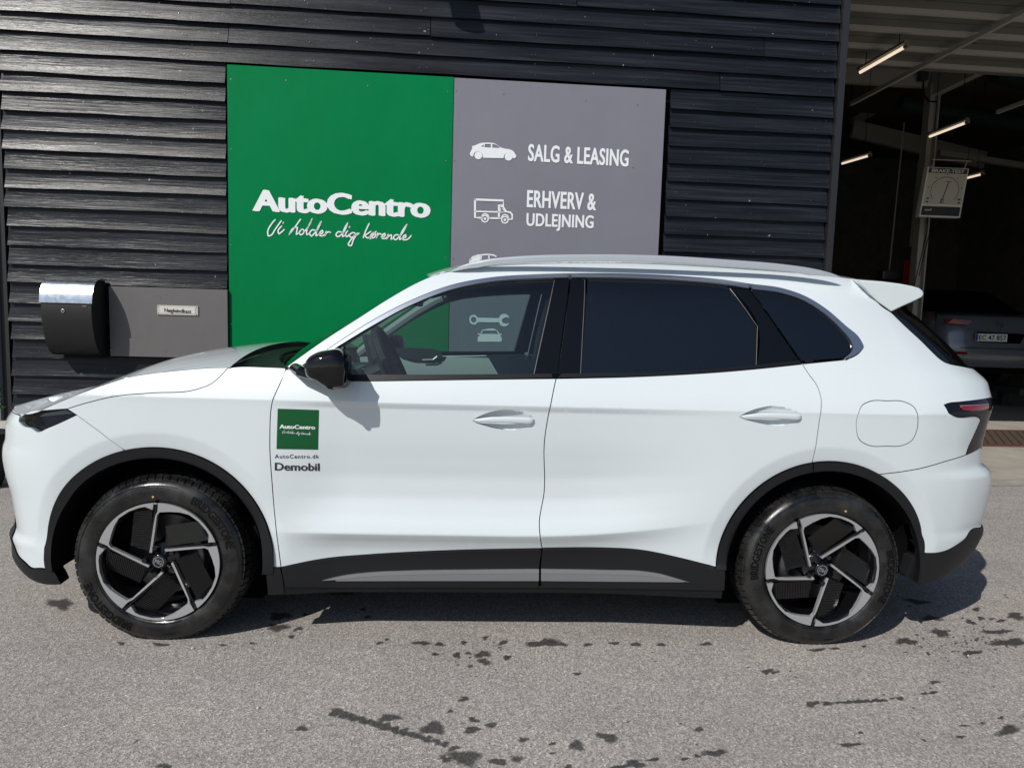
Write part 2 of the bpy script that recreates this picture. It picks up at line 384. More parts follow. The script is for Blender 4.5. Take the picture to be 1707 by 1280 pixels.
def text_mesh(s, bold=0.0, res=3, shear=0.0, spacing=1.0):
    if bold > .025:                                   # broad strokes: union of sideways shifted outlines
        V, F = text_mesh0(s, .012, res, shear, spacing, raw=True); cnt = {}
        for f in F:
            for k in range(len(f)): e = tuple(sorted((f[k], f[(k+1) % len(f)]))); cnt[e] = cnt.get(e, 0)+1
        E = [e for e, c in cnt.items() if c == 1]; A = np.array([V[a] for a, _ in E]); B = np.array([V[b_] for _, b_ in E])
        sh = [(-bold*.75, 0), (0, 0), (bold*.75, 0), (-bold*.38, bold*.25), (bold*.38, -bold*.25)]; vs = []; es = []
        for d in sh: n = len(vs); vs += [Vector((p[0]+d[0], p[1]+d[1])) for p in V]; es += [(a+n, b_+n) for a, b_ in E]
        q = delaunay_2d_cdt(vs, es, [], 0, 1e-5); vo = np.array([tuple(p) for p in q[0]]); T_ = [tuple(t) for t in q[2]]
        C_ = np.array([vo[list(t)].mean(0) for t in T_]); ins = np.zeros(len(C_), bool)
        for d in sh:
            x = C_[:, 0]-d[0]; y = C_[:, 1]-d[1]; m = np.zeros(len(C_), bool)
            for a, b_ in zip(A, B):
                if a[1] != b_[1]: m ^= ((a[1] > y) != (b_[1] > y)) & (x < (b_[0]-a[0])*(y-a[1])/(b_[1]-a[1])+a[0])
            ins |= m
        lo, hi = vo.min(0), vo.max(0); return (vo-lo)/(hi-lo), [t for t, k in zip(T_, ins) if k]
    return text_mesh0(s, bold, res, shear, spacing)
def text_mesh0(s, bold=0.0, res=3, shear=0.0, spacing=1.0, raw=False):
    cu = bpy.data.curves.new('t', 'FONT'); cu.body = s; cu.offset = bold; cu.resolution_u = res; cu.shear = shear; cu.space_character = spacing
    o = bpy.data.objects.new('t', cu); COL.objects.link(o)
    dg = bpy.context.evaluated_depsgraph_get(); me = bpy.data.meshes.new_from_object(o.evaluated_get(dg))
    V = np.array([v.co[:] for v in me.vertices]); F = [tuple(p.vertices) for p in me.polygons]
    bpy.data.objects.remove(o); bpy.data.curves.remove(cu); bpy.data.meshes.remove(me)
    if raw: return V[:, :2], F
    lo, hi = V.min(0), V.max(0); V = V[:, :2]; V = (V-lo[:2])/(hi[:2]-lo[:2])
    return V, F

# ================================================================ SETTING
def quad_obj(name, P, m, kind='structure', **k): return mesh(name, P, [tuple(range(len(P)))], m, kind=kind, **k)
UE = 2.893                                          # where the wall ends and the doorway begins
wdoor = 9.5; CE = 6.6
# workshop floor, apron and mats
a0 = wp(UE-.2, 0.0, 0.012)
quad_obj('workshop_floor', [wp(-4.1, 0, .006), wp(16, 0, .006), wp(16, -16.1, .006), wp(-4.1, -16.1, .006)], M['concrete'], origin=(0, 5, 0))
quad_obj('apron', [wp(-4.6, 0.42, .004), wp(14, 0.02, .004), wp(14, -1.05, .004), wp(-4.6, -1.05, .004)], M['apron'], origin=(0, 2, 0))
kb = MB()
kb.box(wp(-6.3, -0.10, 0.03), (2.35, 0.16, 0.05), [WE, -WN, (0, 0, 1)])
bevel(kb.obj('kerb', M['kerb'], kind='structure'), 0.012)
# rusty grating strip let into the workshop floor
gr = empty('floor_grating', wp(6.6, -2.3, 0), 'brown rusty mesh grating let into the concrete floor behind the car', 'grating')
g = MB()
for v in (-1.72, -2.88): g.box(wp(6.6, v, 0.013), (3.4, 0.03, 0.010), [WE, -WN, (0, 0, 1)])
g.obj('grating_frame', mat('rusty_red_frame', (.11, .045, .035), .6), gr)
g = MB()
for i in range(66):
    u = 3.25+i*0.102
    for sgn in (1, -1):
        c = wp(u, -2.3, 0.012); ax0 = (WE*sgn*0.55-WN*0.83); ax0 /= np.linalg.norm(ax0); ax1 = np.cross((0, 0, 1), ax0)
        g.box(c, (0.66, 0.010, 0.006), [ax0, ax1, (0, 0, 1)])
g.obj('mesh_bars', M['grate'], gr, kind='stuff')
quad_obj('grating_pit', [wp(3.2, -1.72, .008), wp(10, -1.72, .008), wp(10, -2.88, .008), wp(3.2, -2.88, .008)], mat('dark_pit', (0.07, 0.06, 0.05), .8))

# --------------------------------------------------- clapboard wall
UL = -3.835
wall = empty('clapboard_wall', wp((UL+UE)/2, 0, 0), 'black stained clapboard wall behind the white car', 'wall', rz=WA)
mb = MB(); mb.box(wp((UL+UE)/2, -0.14, 2.6), ((UE-UL)/2-0.01, 0.10, 2.6), [WE, -WN, (0, 0, 1)])
mb.obj('sheathing', M['black'], wall)
def board(u0, u1, z0, z1, name='board'):
    """one lapped board, cupped, proud at its bottom edge"""
    nu = max(2, int((u1-u0)/0.22)); prof = []
    lean = 0.027+RN.uniform(-.003, .004); pw_ = RN.uniform(1.3, 2.1)
    for k in range(7):
        t = k/6.0; prof.append((t, lean*(1-t)**pw_+0.003))
    ph = RN.uniform(0, 6.28, 4); am = RN.uniform(.0008, .0026, 2); V = []; F = []
    tl = RN.uniform(-.003, .003)
    for i in range(nu+1):
        u = u0+(u1-u0)*i/nu
        wob = am[0]*math.sin(u*1.7+ph[0])+am[1]*math.sin(u*5.1+ph[1]); dz = 0.0022*math.sin(u*2.3+ph[2])+0.0016*math.sin(u*7.9+ph[3])+tl*(i/nu-.5)
        ring = []
        for t, p in prof:
            ring.append((u, p+wob*(1-t), z0+(z1-z0)*t+dz*(1-t)))
        t, p = prof[0]; ring.append((u, -0.012+0.02, z0+0.004+dz)); ring.append((u, -0.02, z1))
        ring = [ring[-2]]+ring[:-2]+[ring[-1]]
        V += [wp(*q) for q in ring]
    n = 9
    for i in range(nu):
        for k in range(n-1): F.append((i*n+k, (i+1)*n+k, (i+1)*n+k+1, i*n+k+1))
    F.append(tuple(range(n))); F.append(tuple(nu*n+k for k in range(n))[::-1])
    return mesh(name, V, F, M['wood'], wall, origin=wp((u0+u1)/2, 0, z0))
GL, GB, GR, GT = -2.128, -0.355, 1.385, 3.245        # the two signs
zl = [3.715, 3.567, 3.411, 3.258, 3.107, 2.963, 2.819, 2.672, 2.525, 2.379, 2.237, 2.09, 1.94, 1.79, 1.643, 1.504, 1.346, 1.196, 1.058, 0.912, 0.765, 0.615, 0.474, 0.33, 0.18, 0.04]
zr_ = [4.45, 4.30, 4.15, 3.997, 3.834, 3.681, 3.531, 3.386, 3.24, 3.091, 2.946, 2.802, 2.654, 2.509, 2.363, 2.224, 2.075, 1.928, 1.78, 1.63, 1.48, 1.33, 1.18, 1.03, .88, .73, .58, .43, .28, .13, .02]
ztop = [(z, z+.165) for z in (3.262, 3.408, 3.553, 3.70, 3.848, 3.997, 4.15, 4.30, 4.45)]
# left rows (left of the green sign) and right rows (right of the grey sign)
for i, z in enumerate(zl):
    if z > 3.2: continue
    top = z+0.163; board(UL+RN.uniform(0, .02), GL-0.018, z, top)
for z in zr_:
    if z > 3.2: continue
    board(GR+0.045+RN.uniform(0, .006), UE-0.055-RN.uniform(0, .01), z, z+0.163)
joints = [[1.84], [-2.12], [-0.55, 2.2], [-2.10], [0.62], [-1.9, 1.9], [0.1], [-1.2], [1.0]]
for k, ((z0, z1), js) in enumerate(zip(ztop, joints)):
    # rows above the signs run the whole wall; they drop a little to the right like the photographed ones
    ends = [UL+RN.uniform(-.01, .01)]+js+[UE-0.055-RN.uniform(0, .01)]
    for a, c in zip(ends[:-1], ends[1:]): board(a+0.003, c-0.003, z0+RN.uniform(-.004, .004), z1-0.004)
# dark vertical battens beside signs, corner board of the doorway
mb = MB(); mb.box(wp(UE-0.025, -0.02, 2.5), (0.028, 0.075, 2.5), [WE, -WN, (0, 0, 1)])
mb.obj('corner_board', M['woodedge'], wall)
mb = MB(); mb.box(wp(UL-0.03, -0.05, 2.2), (0.028, 0.07, 2.2), [WE, -WN, (0, 0, 1)]); mb.obj('corner_board', M['woodedge'], wall)
# nail heads
nl = MB()
def dome(mbx, c, r, h, n=8):
    V = []; 
    for k in range(n): th = 2*math.pi*k/n; V.append(c+WE*r*math.cos(th)+np.array([0, 0, r*math.sin(th)]))
    V += [c+WN*h*0.8+(p-c)*0.6 for p in V[:n]]; V.append(c+WN*h)
    mbx.add(V, [(i, (i+1) % n, n+(i+1) % n, n+i) for i in range(n)]+[(n+i, n+(i+1) % n, 2*n) for i in range(n)])
for z in zl+[a for a, _ in ztop]:
    for u in (-3.6, -3.05, -2.45)+((-1.5, -.6, .3, 1.2, 2.1, 2.7) if z > 3.25 else ()):
        if 0.5 < z < 4.1: dome(nl, wp(u+RN.uniform(-.04, .04), 0.024, z+0.045+RN.uniform(-.006, .006)), 0.0032, 0.002)
for z in zr_:
    for u in (1.62, 2.2, 2.72):
        if 1.8 < z < 3.2: dome(nl, wp(u+RN.uniform(-.04, .04), 0.024, z+0.045+RN.uniform(-.006, .006)), 0.0032, 0.002)
nl.obj('nail', M['screw'], wall, kind='stuff')

# --------------------------------------------------- signs
SV = 0.030                                          # face of the sheets, out of the wall
def art(parent, name, loops_px, m, v=SV+0.004, sharp=60, step=0.01, curve=True, raw=False):
    lp = []
    for q in loops_px:
        P = q if raw else [wuv(p, v) for p in q]
        lp.append(smooth_curve(P, True, step, sharp) if curve else P)
    V2, T, _ = fill(lp, None)
    return [wp(a, v, b_) for a, b_ in V2], T
def stroke_poly(P, wd):
    """flat ribbon round a polyline"""
    P = [np.asarray(p, float) for p in P]; V = []; F = []
    for i, p in enumerate(P):
        t = P[min(i+1, len(P)-1)]-P[max(i-1, 0)]; t /= max(np.linalg.norm(t), 1e-9); n = np.array([-t[1], t[0]])
        V += [p+n*wd/2, p-n*wd/2]
    for i in range(len(P)-1): F.append((2*i, 2*i+1, 2*i+3, 2*i+2))
    for c in (P[0], P[-1]):
        n0 = len(V); V += [c+wd/2*np.array([math.cos(a), math.sin(a)]) for a in np.linspace(0, 2*math.pi, 8, endpoint=False)]; F.append(tuple(range(n0, n0+8)))
    return V, F
HAND = [[(352,1098),(325,1130),(303,1180),(308,1205),(325,1200),(350,1165),(392,1105)],[(395,1140),(372,1180),(378,1192),(395,1178),(412,1163)],[(404,1120),(406,1116)],
 [(520,1095),(480,1150),(445,1195)],[(447,1192),(480,1150),(500,1148),(495,1175),(492,1195),(510,1185)],[(525,1165),(512,1185),(520,1197),(540,1185),(540,1165),(528,1160)],
 [(540,1180),(560,1160),(590,1105),(598,1088),(585,1120),(560,1180),(562,1198),(575,1190)],[(620,1170),(600,1165),(580,1190),(590,1205),(610,1190),(657,1108),(625,1180),(622,1205),(640,1195)],
 [(640,1195),(668,1180),(665,1168),(650,1180),(648,1202),(668,1203),(685,1190)],[(690,1175),(680,1208),(690,1188),(705,1178),(718,1182)],
 [(790,1180),(770,1178),(755,1200),(765,1210),(785,1200),(832,1118),(800,1190),(798,1210),(812,1203)],[(832,1172),(818,1200),(825,1210),(842,1195)],[(843,1148),(845,1144)],
 [(885,1190),(865,1183),(845,1205),(855,1215),(875,1205),(900,1185),(870,1230),(850,1270),(838,1265),(850,1235),(890,1200),(908,1188)],
 [(974,1123),(950,1175),(935,1217)],[(985,1175),(955,1195),(945,1200),(965,1218),(975,1212)],[(1000,1185),(985,1205),(992,1218),(1012,1210),(1014,1190),(1000,1183)],[(1020,1175),(980,1225)],
 [(1030,1185),(1022,1222),(1030,1200),(1045,1190),(1055,1195)],[(1055,1212),(1080,1200),(1078,1188),(1062,1200),(1062,1220),(1080,1222),(1095,1210)],
 [(1100,1195),(1092,1226),(1105,1205),(1120,1197),(1122,1210),(1118,1228),(1132,1220)],[(1170,1200),(1150,1198),(1135,1220),(1148,1230),(1165,1218),(1224,1128),(1180,1205),(1175,1230),(1190,1222)],
 [(1190,1220),(1218,1208),(1215,1197),(1200,1208),(1198,1228),(1220,1230),(1252,1203)]]
def hand_px():                                       # handwriting in photograph pixels
    return [[(370+x/3.97, 90+y/3.97) for x, y in s] for s in HAND]
def wtext(s, bl, br, hpx, bold, v=SV+0.004, res=4, spacing=1.0):
    """lettering on the wall: bottom left, bottom right pixel, height in pixels"""
    V, F = text_mesh(s, bold, res, spacing=spacing); a = wuv(bl, v); c = wuv(br, v); t = wuv((bl[0], bl[1]-hpx), v)
    H = t[1]-a[1]
    return [wp(a[0]+(c[0]-a[0])*x, v, a[1]+(c[1]-a[1])*x+H*y) for x, y in V], F
def sign_sheet(name, parent, u0, u1, z0, z1, m):
    g = MB(); g.box(wp((u0+u1)/2, SV-0.004, (z0+z1)/2), ((u1-u0)/2, 0.004, (z1-z0)/2), [WE, -WN, (0, 0, 1)])
    o = bevel(g.obj(name, m, parent), 0.0012, 1)
    # black void behind
    return o
def screws(parent, L_):
    for q in L_:
        u, z = q; g = MB(); dome(g, wp(u, SV, z), 0.0062, 0.0035, 10); g.obj('screw', M['screw'], parent)
gs = empty('green_sign', wp((GL+GB)/2, SV, 0.95), 'tall green sign board with white AutoCentro lettering on the black wall', 'sign', rz=WA)
sign_sheet('panel', gs, GL, GB-0.002, 0.95, GT, M['green'])
V, F = wtext('AutoCentro', (420.5, 352.5), (717.5, 364), 37, 0.055); mesh('lettering', V, F, M['white'], gs)
g = MB()
for s in hand_px():
    P = [np.array(wuv(p, SV+.004)) for p in s]; P = smooth_curve(P, False, 0.006, 100); V, F = stroke_poly(P, 0.0105)
    g.add([wp(a, SV+0.004, b_) for a, b_ in V], F)
g.obj('handwritten_slogan', M['white'], gs)
screws(gs, [wuv(q) for q in ((387, 135), (387, 251), (387, 409), (478.5, 137), (614, 145.5), (746.5, 155), (744, 270), (743, 430), (388, 540), (745, 545))])
gy = empty('grey_sign', wp((GB+GR)/2, SV, 0.95), 'tall grey sign board listing services with white icons on the black wall', 'sign', rz=WA)
sign_sheet('panel', gy, GB+0.002, GR, 0.95, GT-0.004, M['greydib'])
for s_, bl, br, h in (('SALG & LEASING', (880, 269), (1047.5, 278.5), 29), ('ERHVERV &', (878, 346), (993.5, 351.5), 29), ('UDLEJNING', (877, 383.5), (989, 387.5), 28.5)):
    V, F = wtext(s_, bl, br, h, 0.03, spacing=1.05); mesh('lettering', V, F, M['white'], gy)
def z4(L_): return [(740+x/3.97, 120+y/3.97) for x, y in L_]
def icon(name, parts, parent=None):
    g = MB()
    for p in parts:
        if p[0] == 'fill': V, F = art(None, '', [z4(l) for l in p[1]], None, sharp=50); g.add(V, F)
        elif p[0] == 'disc':
            (cx, cy, r, r2) = p[1]; n = 28
            o = [(cx+r*math.cos(a), cy+r*math.sin(a)) for a in np.linspace(0, 2*math.pi, n, endpoint=False)]
            V = [wp(*(lambda q: (q[0], SV+.004, q[1]))(wuv(c, SV+.004))) for c in z4(o)]
            if r2:
                i_ = [(cx+r2*math.cos(a), cy+r2*math.sin(a)) for a in np.linspace(0, 2*math.pi, n, endpoint=False)]
                V += [wp(*(lambda q: (q[0], SV+.004, q[1]))(wuv(c, SV+.004))) for c in z4(i_)]
                g.add(V, [(k, (k+1) % n, n+(k+1) % n, n+k) for k in range(n)])
            else: g.add(V, [tuple(range(n))])
        elif p[0] == 'line':
            P = [np.array(wuv(q, SV+.004)) for q in z4(p[1])]; V, F = stroke_poly(P, p[2]); g.add([wp(a, SV+.004, b_) for a, b_ in V], F)
    return g.obj(name, M['white'], gy)
icon('car_icon', [('fill', [[(172,545),(178,525),(188,505),(186,492),(205,487),(240,473),(290,469),(335,474),(375,500),(400,508),(440,515),(462,528),(472,545),(480,558),(472,570),(455,572),(450,550),(428,536),(405,545),(394,572),(258,569),(252,540),(228,524),(203,535),(192,562),(178,556)],
        [(246,494),(264,482),(263,499)], [(272,478),(310,478),(311,502),(268,500)], [(320,478),(345,484),(372,505),(321,503)]]),
     ('disc', (228, 553, 26, 0)), ('disc', (428, 562, 26, 0))])
icon('van_icon', [('line', [(206,845),(206,964),(245,966)], .017), ('line', [(206,845),(394,852),(394,883),(364,882),(364,965)], .017), ('line', [(206,923),(364,928)], .012),
     ('line', [(304,968),(372,969)], .014), ('line', [(372,892),(392,892),(412,925),(440,930),(452,945),(452,975),(432,975)], .014), ('line', [(375,905),(375,930),(406,928),(388,905)], .008),
     ('line', [(250,962),(256,945),(272,938),(290,946),(298,964)], .010), ('line', [(380,968),(388,950),(404,944),(422,952),(428,970)], .010),
     ('disc', (272, 972, 26, 17)), ('disc', (272, 972, 9, 0)), ('disc', (404, 979, 26, 17)), ('disc', (404, 979, 9, 0))])
icon('car_icon', [('line', [(170,1250),(190,1225),(225,1214),(290,1208),(330,1213),(345,1222)], .012), ('fill', [[(168,1252),(195,1226),(250,1220),(245,1245),(200,1300),(170,1300)]]),
     ('line', [(250,1215),(246,1245)], .010), ('line', [(296,1212),(300,1240)], .010)])
def z7(L_): return [(700+x/6.565, 460+y/6.565) for x, y in L_]
def icon7(name, loops, m=None):
    V, F = art(None, '', [z7(l) for l in loops], None, sharp=50); return mesh(name, V, F, m or M['white'], gy)
icon7('spanner_icon', [[(540,470),(552,440),(585,426),(615,435),(632,457),(865,462),(880,432),(915,415),(955,424),(982,460),(925,458),(905,470),(898,490),(910,515),(925,520),(978,515),(955,545),(920,553),(885,540),(868,508),(632,506),(615,528),(585,532),(555,520)],
     [(558,480),(570,452),(598,448),(618,466),(614,498),(590,512),(566,500)]])
icon7('car_front_icon', [[(632,690),(635,665),(660,650),(632,638),(634,626),(662,632),(680,592),(705,585),(830,586),(850,600),(868,632),(895,630),(896,642),(875,652),(892,670),(892,720),(632,720)],
     [(672,636),(690,598),(838,598),(858,638),(765,634)]])
screws(gy, [wuv(q) for q in ((760.5, 154), (839, 159), (975.5, 170), (1060.5, 177.5), (757.5, 269.5), (1053.5, 280.5), (755.5, 432))])
mb = MB(); mb.tube([wp(GB, SV+0.001, 1.0), wp(GB, SV+0.001, GT-.01)], 0.0016, 6); mb.obj('sheet_joint', M['black'], gy)

# --------------------------------------------------- key drop plate with name plate
kp = empty('key_drop_plate', wp(-2.6, .05, .93), 'grey metal key drop plate right of the letterbox, with small name plate', 'plate', rz=WA)
KV = 0.060
(ku0, kz1), (ku1, _), (_, kz0) = wuv((181, 477), KV), wuv((379, 485), KV), wuv((379, 598), KV)
mb = MB(); mb.box(wp((ku0+ku1)/2, KV-0.012, (kz0+kz1)/2), ((ku1-ku0)/2, 0.012, (kz1-kz0)/2), [WE, -WN, (0, 0, 1)]); bevel(mb.obj('plate', M['greyplate'], kp), .0015, 1)
a = wuv((262.5, 508.5), KV); c = wuv((331, 526.5), KV)
mb = MB(); mb.box(wp((a[0]+c[0])/2, KV+0.004, (a[1]+c[1])/2), ((c[0]-a[0])/2, 0.005, (a[1]-c[1])/2), [WE, -WN, (0, 0, 1)]); npl = bevel(mb.obj('name_plate', mat('aged_ivory_plate', (.50, .47, .41), .4), kp), .002, 1)
mb = MB(); mb.box(wp((a[0]+c[0])/2, KV+0.010, (a[1]+c[1])/2), ((c[0]-a[0])/2-.022, 0.0015, (a[1]-c[1])/2-.013), [WE, -WN, (0, 0, 1)]); mb.obj('insert', mat('pale_insert', (.62, .60, .55), .4), npl)
V, F = wtext('N\u00f8gleindkast', (274, 522), (319, 524.5), 8.2, 0.03, v=KV+0.0130); mesh('lettering', V, F, M['dkgrey'], npl)
for q in ((264.5, 510.5), (328.5, 512.5), (264.5, 522.5), (328.5, 525)):
    u, z = wuv(q, KV); g = MB(); dome(g, wp(u, KV+.0092, z), .0045, .002); g.obj('screw', M['black'], npl)
for q in ((181.5+1, 486), (184.5, 583.5), (267, 496), (276, 490), (368, 493), (277.5, 586)):
    u, z = wuv(q, KV); g = MB(); dome(g, wp(u, KV, z), .0055, .003); g.obj('screw', M['screw'], kp)

# --------------------------------------------------- letterbox
lb = empty('letterbox', wp(-3.33, 0.05, .9), 'black letterbox with rounded front and galvanised steel lid on the wall', 'letterbox', rz=WA)
(bu0, _), (bu1, _) = wuv((65, 500), 0.28), wuv((152, 500), 0.28)
def lbprof():
    # out-of-wall distance against height, curved front
    return [(0.05, 1.535), (0.16, 1.525), (0.215, 1.49), (0.245, 1.44), (0.262, 1.38), (0.27, 1.31), (0.268, 1.24), (0.255, 1.16), (0.232, 1.08), (0.20, 1.01), (0.165, .965), (0.11, .945), (0.05, .94)]
def bodyloft(u0, u1, prof, name, m, th=None, **k):
    pr = smooth_curve(prof, False, 0.02, 60); n = len(pr); V = [wp(u0, p[0], p[1]) for p in pr]+[wp(u1, p[0], p[1]) for p in pr]
    F = [(i, i+n, i+1+n, i+1) for i in range(n-1)]+[tuple(range(n)), tuple(range(2*n-1, n-1, -1))]
    return mesh(name, V, F, m, lb, **k)
body = bodyloft(bu0+.004, bu1-.004, [p for p in lbprof()], 'box', M['boxblack']); bevel(body, .004, 2)
lid = [(0.05, 1.545), (0.165, 1.538), (0.225, 1.50), (0.256, 1.445), (0.272, 1.385), (0.277, 1.352)]
lidp = smooth_curve(lid, False, 0.02, 60); inn = [(p[0]-.003, p[1]-.003) for p in lidp][::-1]
pr = lidp+inn; n = len(pr); V = [wp(bu0-.004, p[0], p[1]) for p in pr]+[wp(bu1+.002, p[0], p[1]) for p in pr]
mesh('lid', V, [(i, i+n, (i+1) % n+n, (i+1) % n) for i in range(n)]+[tuple(range(n)), tuple(range(2*n-1, n-1, -1))], M['steel'], lb)
u, z = wuv((105.5, 518.5), .268)
g = MB(); g.tube([wp(u, .262, z), wp(u, .276, z)], .0155, 20, up=(0, 0, 1)); lk = bevel(g.obj('lock', M['screw'], lb), .002)
g = MB(); g.tube([wp(u, .2765, z), wp(u, .279, z)], .0055, 12, up=(0, 0, 1)); g.obj('keyhole', M['black'], lk)
u, z = wuv((141, 510.5), .27); g = MB(); g.box(wp(u, .272, z), (.016, .003, .004), [WE, -WN, (0, 0, 1)]); g.obj('maker_badge', mat('copper_badge', (.45, .25, .18), .3, .8), lb)

# --------------------------------------------------- wall lamp above the picture, only its shadow shows
uS, zS = wuv((770, 30), 0.03)
d = -np.array(SUN_DIR[:])                              # travel direction of sunlight
def up_sun(u, z, v):                                   # point at distance v off the wall whose shadow falls at (u, z)
    P = wp(u, 0.03, z); k = (v-0.03)/(d@(-WN)); return P-d*k
wl = empty('wall_lamp', up_sun(uS, zS+.5, .1), 'black wall lamp arm above the green sign', 'lamp', rz=WA)
e0 = np.array(wuv((783, 62), 0.03)); s0 = np.array(wuv((745, -60), 0.03))
g = MB(); A = up_sun(e0[0]-.015, e0[1]+.10, .62); B = up_sun(s0[0], s0[1]+.1, .30); C_ = up_sun(s0[0]-.05, s0[1]+.45, .03)
g.tube([A, B], .10, 20, flat=1.0); g.obj('lamp_head', M['boxblack'], wl)
g = MB(); g.tube([B, C_], .03, 12); g.obj('arm', M['boxblack'], wl)

# --------------------------------------------------- glazed front at the far left
gd = empty('glazed_door', wp(-4.6, 0, 0), 'glazed shopfront with pale grey frame at the far left edge', 'door', rz=WA)
g = MB(); 
g.box(wp(UL-.085, 0.02, 2.0), (.022, .04, 1.6), [WE, -WN, (0, 0, 1)]); g.box(wp(-5.2, 0.02, .43), (1.3, .04, .03), [WE, -WN, (0, 0, 1)])
g.box(wp(-6.5, 0.02, 2.0), (.022, .04, 1.6), [WE, -WN, (0, 0, 1)]); g.box(wp(-5.2, 0.02, 3.55), (1.3, .04, .03), [WE, -WN, (0, 0, 1)])
bevel(g.obj('frame', mat('pale_grey_frame', (.30, .33, .34), .4, .3), gd), .004)
g = MB(); g.box(wp(-5.2, 0.0, 2.0), (1.26, .006, 1.53), [WE, -WN, (0, 0, 1)]); g.obj('pane', glass_mat('shop_glass', (.35, .40, .38)), gd)
g = MB(); g.box(wp(-5.2, 0.00, .2), (1.35, .06, .2), [WE, -WN, (0, 0, 1)]); g.obj('plinth', M['kerb'], gd)
g = MB(); g.box(wp(-6.6, -1.4, 1.9), (2.7, .05, 1.9), [WE, -WN, (0, 0, 1)]); g.obj('inner_wall', mat('dim_room_wall', (.16, .17, .15), .8), gd)
def shrub(name, c, r, n, label, group=None):
    t = empty(name, (c[0], c[1], 0), label, 'plant', group)
    V = []; F = []
    for i in range(n):
        dd = RN.normal(size=3); dd /= np.linalg.norm(dd); p = np.array(c)+dd*r*RN.uniform(.35, 1)**.6*np.array([1, 1, 1.25])
        a = RN.normal(size=3); a /= np.linalg.norm(a); b_ = np.cross(a, dd); b_ /= np.linalg.norm(b_)+1e-9; s = RN.uniform(.018, .04)
        k = len(V); V += [p-a*s, p+b_*s*.45, p+a*s, p-b_*s*.45]; F.append((k, k+1, k+2, k+3))
    mesh('foliage', V, F, M['leaf'], t, kind='stuff')
    g = MB(); g.tube([(c[0], c[1], .02), (c[0], c[1], c[2])], .015, 6); g.obj('stem', M['cabin'], t)
    g = MB(); n_ = 24
    g.tube([(c[0], c[1], 0.0), (c[0], c[1], .05), (c[0], c[1], .34), (c[0], c[1], .40)], [.13, .15, .20, .205], 24, up=(0, 1, 0)); bevel(g.obj('pot', M['boxblack'], t), .01)
c0 = at((-34, 800), 2, 0.05); shrub('potted_plant', (c0[0], c0[1], .62), .17, 260, 'small leafy plant in a black pot at the left edge beside the car nose')

# --------------------------------------------------- workshop interior
ws = empty('workshop_building', wp(6, -6, 0), 'dim vehicle workshop behind the open doorway', 'building')
def wbox(name, u0, u1, v0, v1, z0, z1, m, parent=ws, **k):
    g = MB(); g.box(wp((u0+u1)/2, -(v0+v1)/2, (z0+z1)/2), ((u1-u0)/2, (v1-v0)/2, (z1-z0)/2), [WE, -WN, (0, 0, 1)]); return g.obj(name, m, parent, **k)
wbox('back_wall', -4, 16, 16.0, 16.2, 0, 6.75, M['brickwall'])
wbox('side_wall', 15.8, 16, .2, 16, 0, 6.75, M['brickwall'])
wbox('side_wall', -4.2, -4, .3, 16, 0, 6.75, M['brickwall'])
wbox('front_return', -4.3, UL-.01, .04, .25, 0, 5.2, M['woodedge'])
wbox('partition_wall', 2.55, 2.75, .3, 7.5, 0, 6.6, M['brickwall'])
wbox('ceiling', -4, 16, .30, 16.2, CE+.0, CE+.15, M['ceil'])
wbox('front_wall', wdoor, 16, .0, .25, 0, 6.8, M['woodedge'])
wbox('lintel', UE, wdoor, .02, .25, 4.75, 6.8, M['woodedge'])
wbox('gable', -4.3, UE, .04, .25, 5.2, 6.8, M['woodedge'])
# brick courses of the far wall that show as fine lines
br = empty('brick_courses', wp(7, -15.95, 0))
bpy.data.objects.remove(br)
# masonry blocks on back wall as stuff part
g = MB()
for r_ in range(32):
    for k in range(26):
        u = 2.8+k*.5+(r_ % 2)*.25; g.box(wp(u, -15.99, .1+r_*.2), (.243, .012+.004*RN.rand(), .094), [WE, -WN, (0, 0, 1)])
g.obj('wall_block', M['brickwall'], ws, kind='stuff')
# overhead door leaves parked under the ceiling
od = empty('overhead_door', wp(6, -2, 4.55), 'open sectional door leaves parked flat under the workshop ceiling', 'door', rz=WA)
for k in range(5):
    v0 = .55+k*.46; o = wbox('door_leaf', UE+.08, wdoor-.1, v0, v0+.44, 4.55, 4.59, M['doorpanel'], od)
    o2 = wbox('stiffener', UE+.12, wdoor-.14, v0+.16, v0+.21, 4.50, 4.548, M['beam'], o)
for v_ in (1.2, 3.1):
    pass
g = MB()
for u in (UE+.14, 5.2, 7.4, wdoor-.2): g.box(wp(u, -2.1, 4.47), (.02, 1.9, .025), [WE, -WN, (0, 0, 1)])
g.obj('track', M['beam'], od)
# steel column and beams
def at_v(q, v):                                       # pixel -> point on the vertical plane v metres behind the wall face
    dd = ray(q); o = WO-WN*v; return CAM_C+dd*((o-CAM_C)@WN)/(dd@WN)
sc = empty('steel_frame', at_v((1548, 640), 6.0)*np.array([1, 1, 0]), 'pale grey steel column and roof beams inside the workshop', 'column')
P0 = at_v((1549, 640), 6.0); P1 = at_v((1556, 140), 6.0); cx, cy = P1[0], P1[1]
for dx in (-.075, .075):
    g = MB(); g.box((cx+dx, cy, P1[2]/2), (.012, .09, P1[2]/2)); g.obj('flange', M['beam'], sc)
g = MB(); g.box((cx, cy+.02, P1[2]/2), (.063, .010, P1[2]/2)); g.obj('web', M['beam'], sc)
zb = P1[2]
g = MB(); g.box(wp(UE+.2, -6.15, 0)*np.array([1, 1, 0])+np.array([(cx-UE)/2, 0, zb+.17]), ((cx-UE)/2+.15, .06, .22), [WE, -WN, (0, 0, 1)]); bevel(g.obj('beam', M['beam'], sc), .004)
A = np.array([cx, cy-.05, zb+.02]); B = at_v((1790, 20), 3.4)
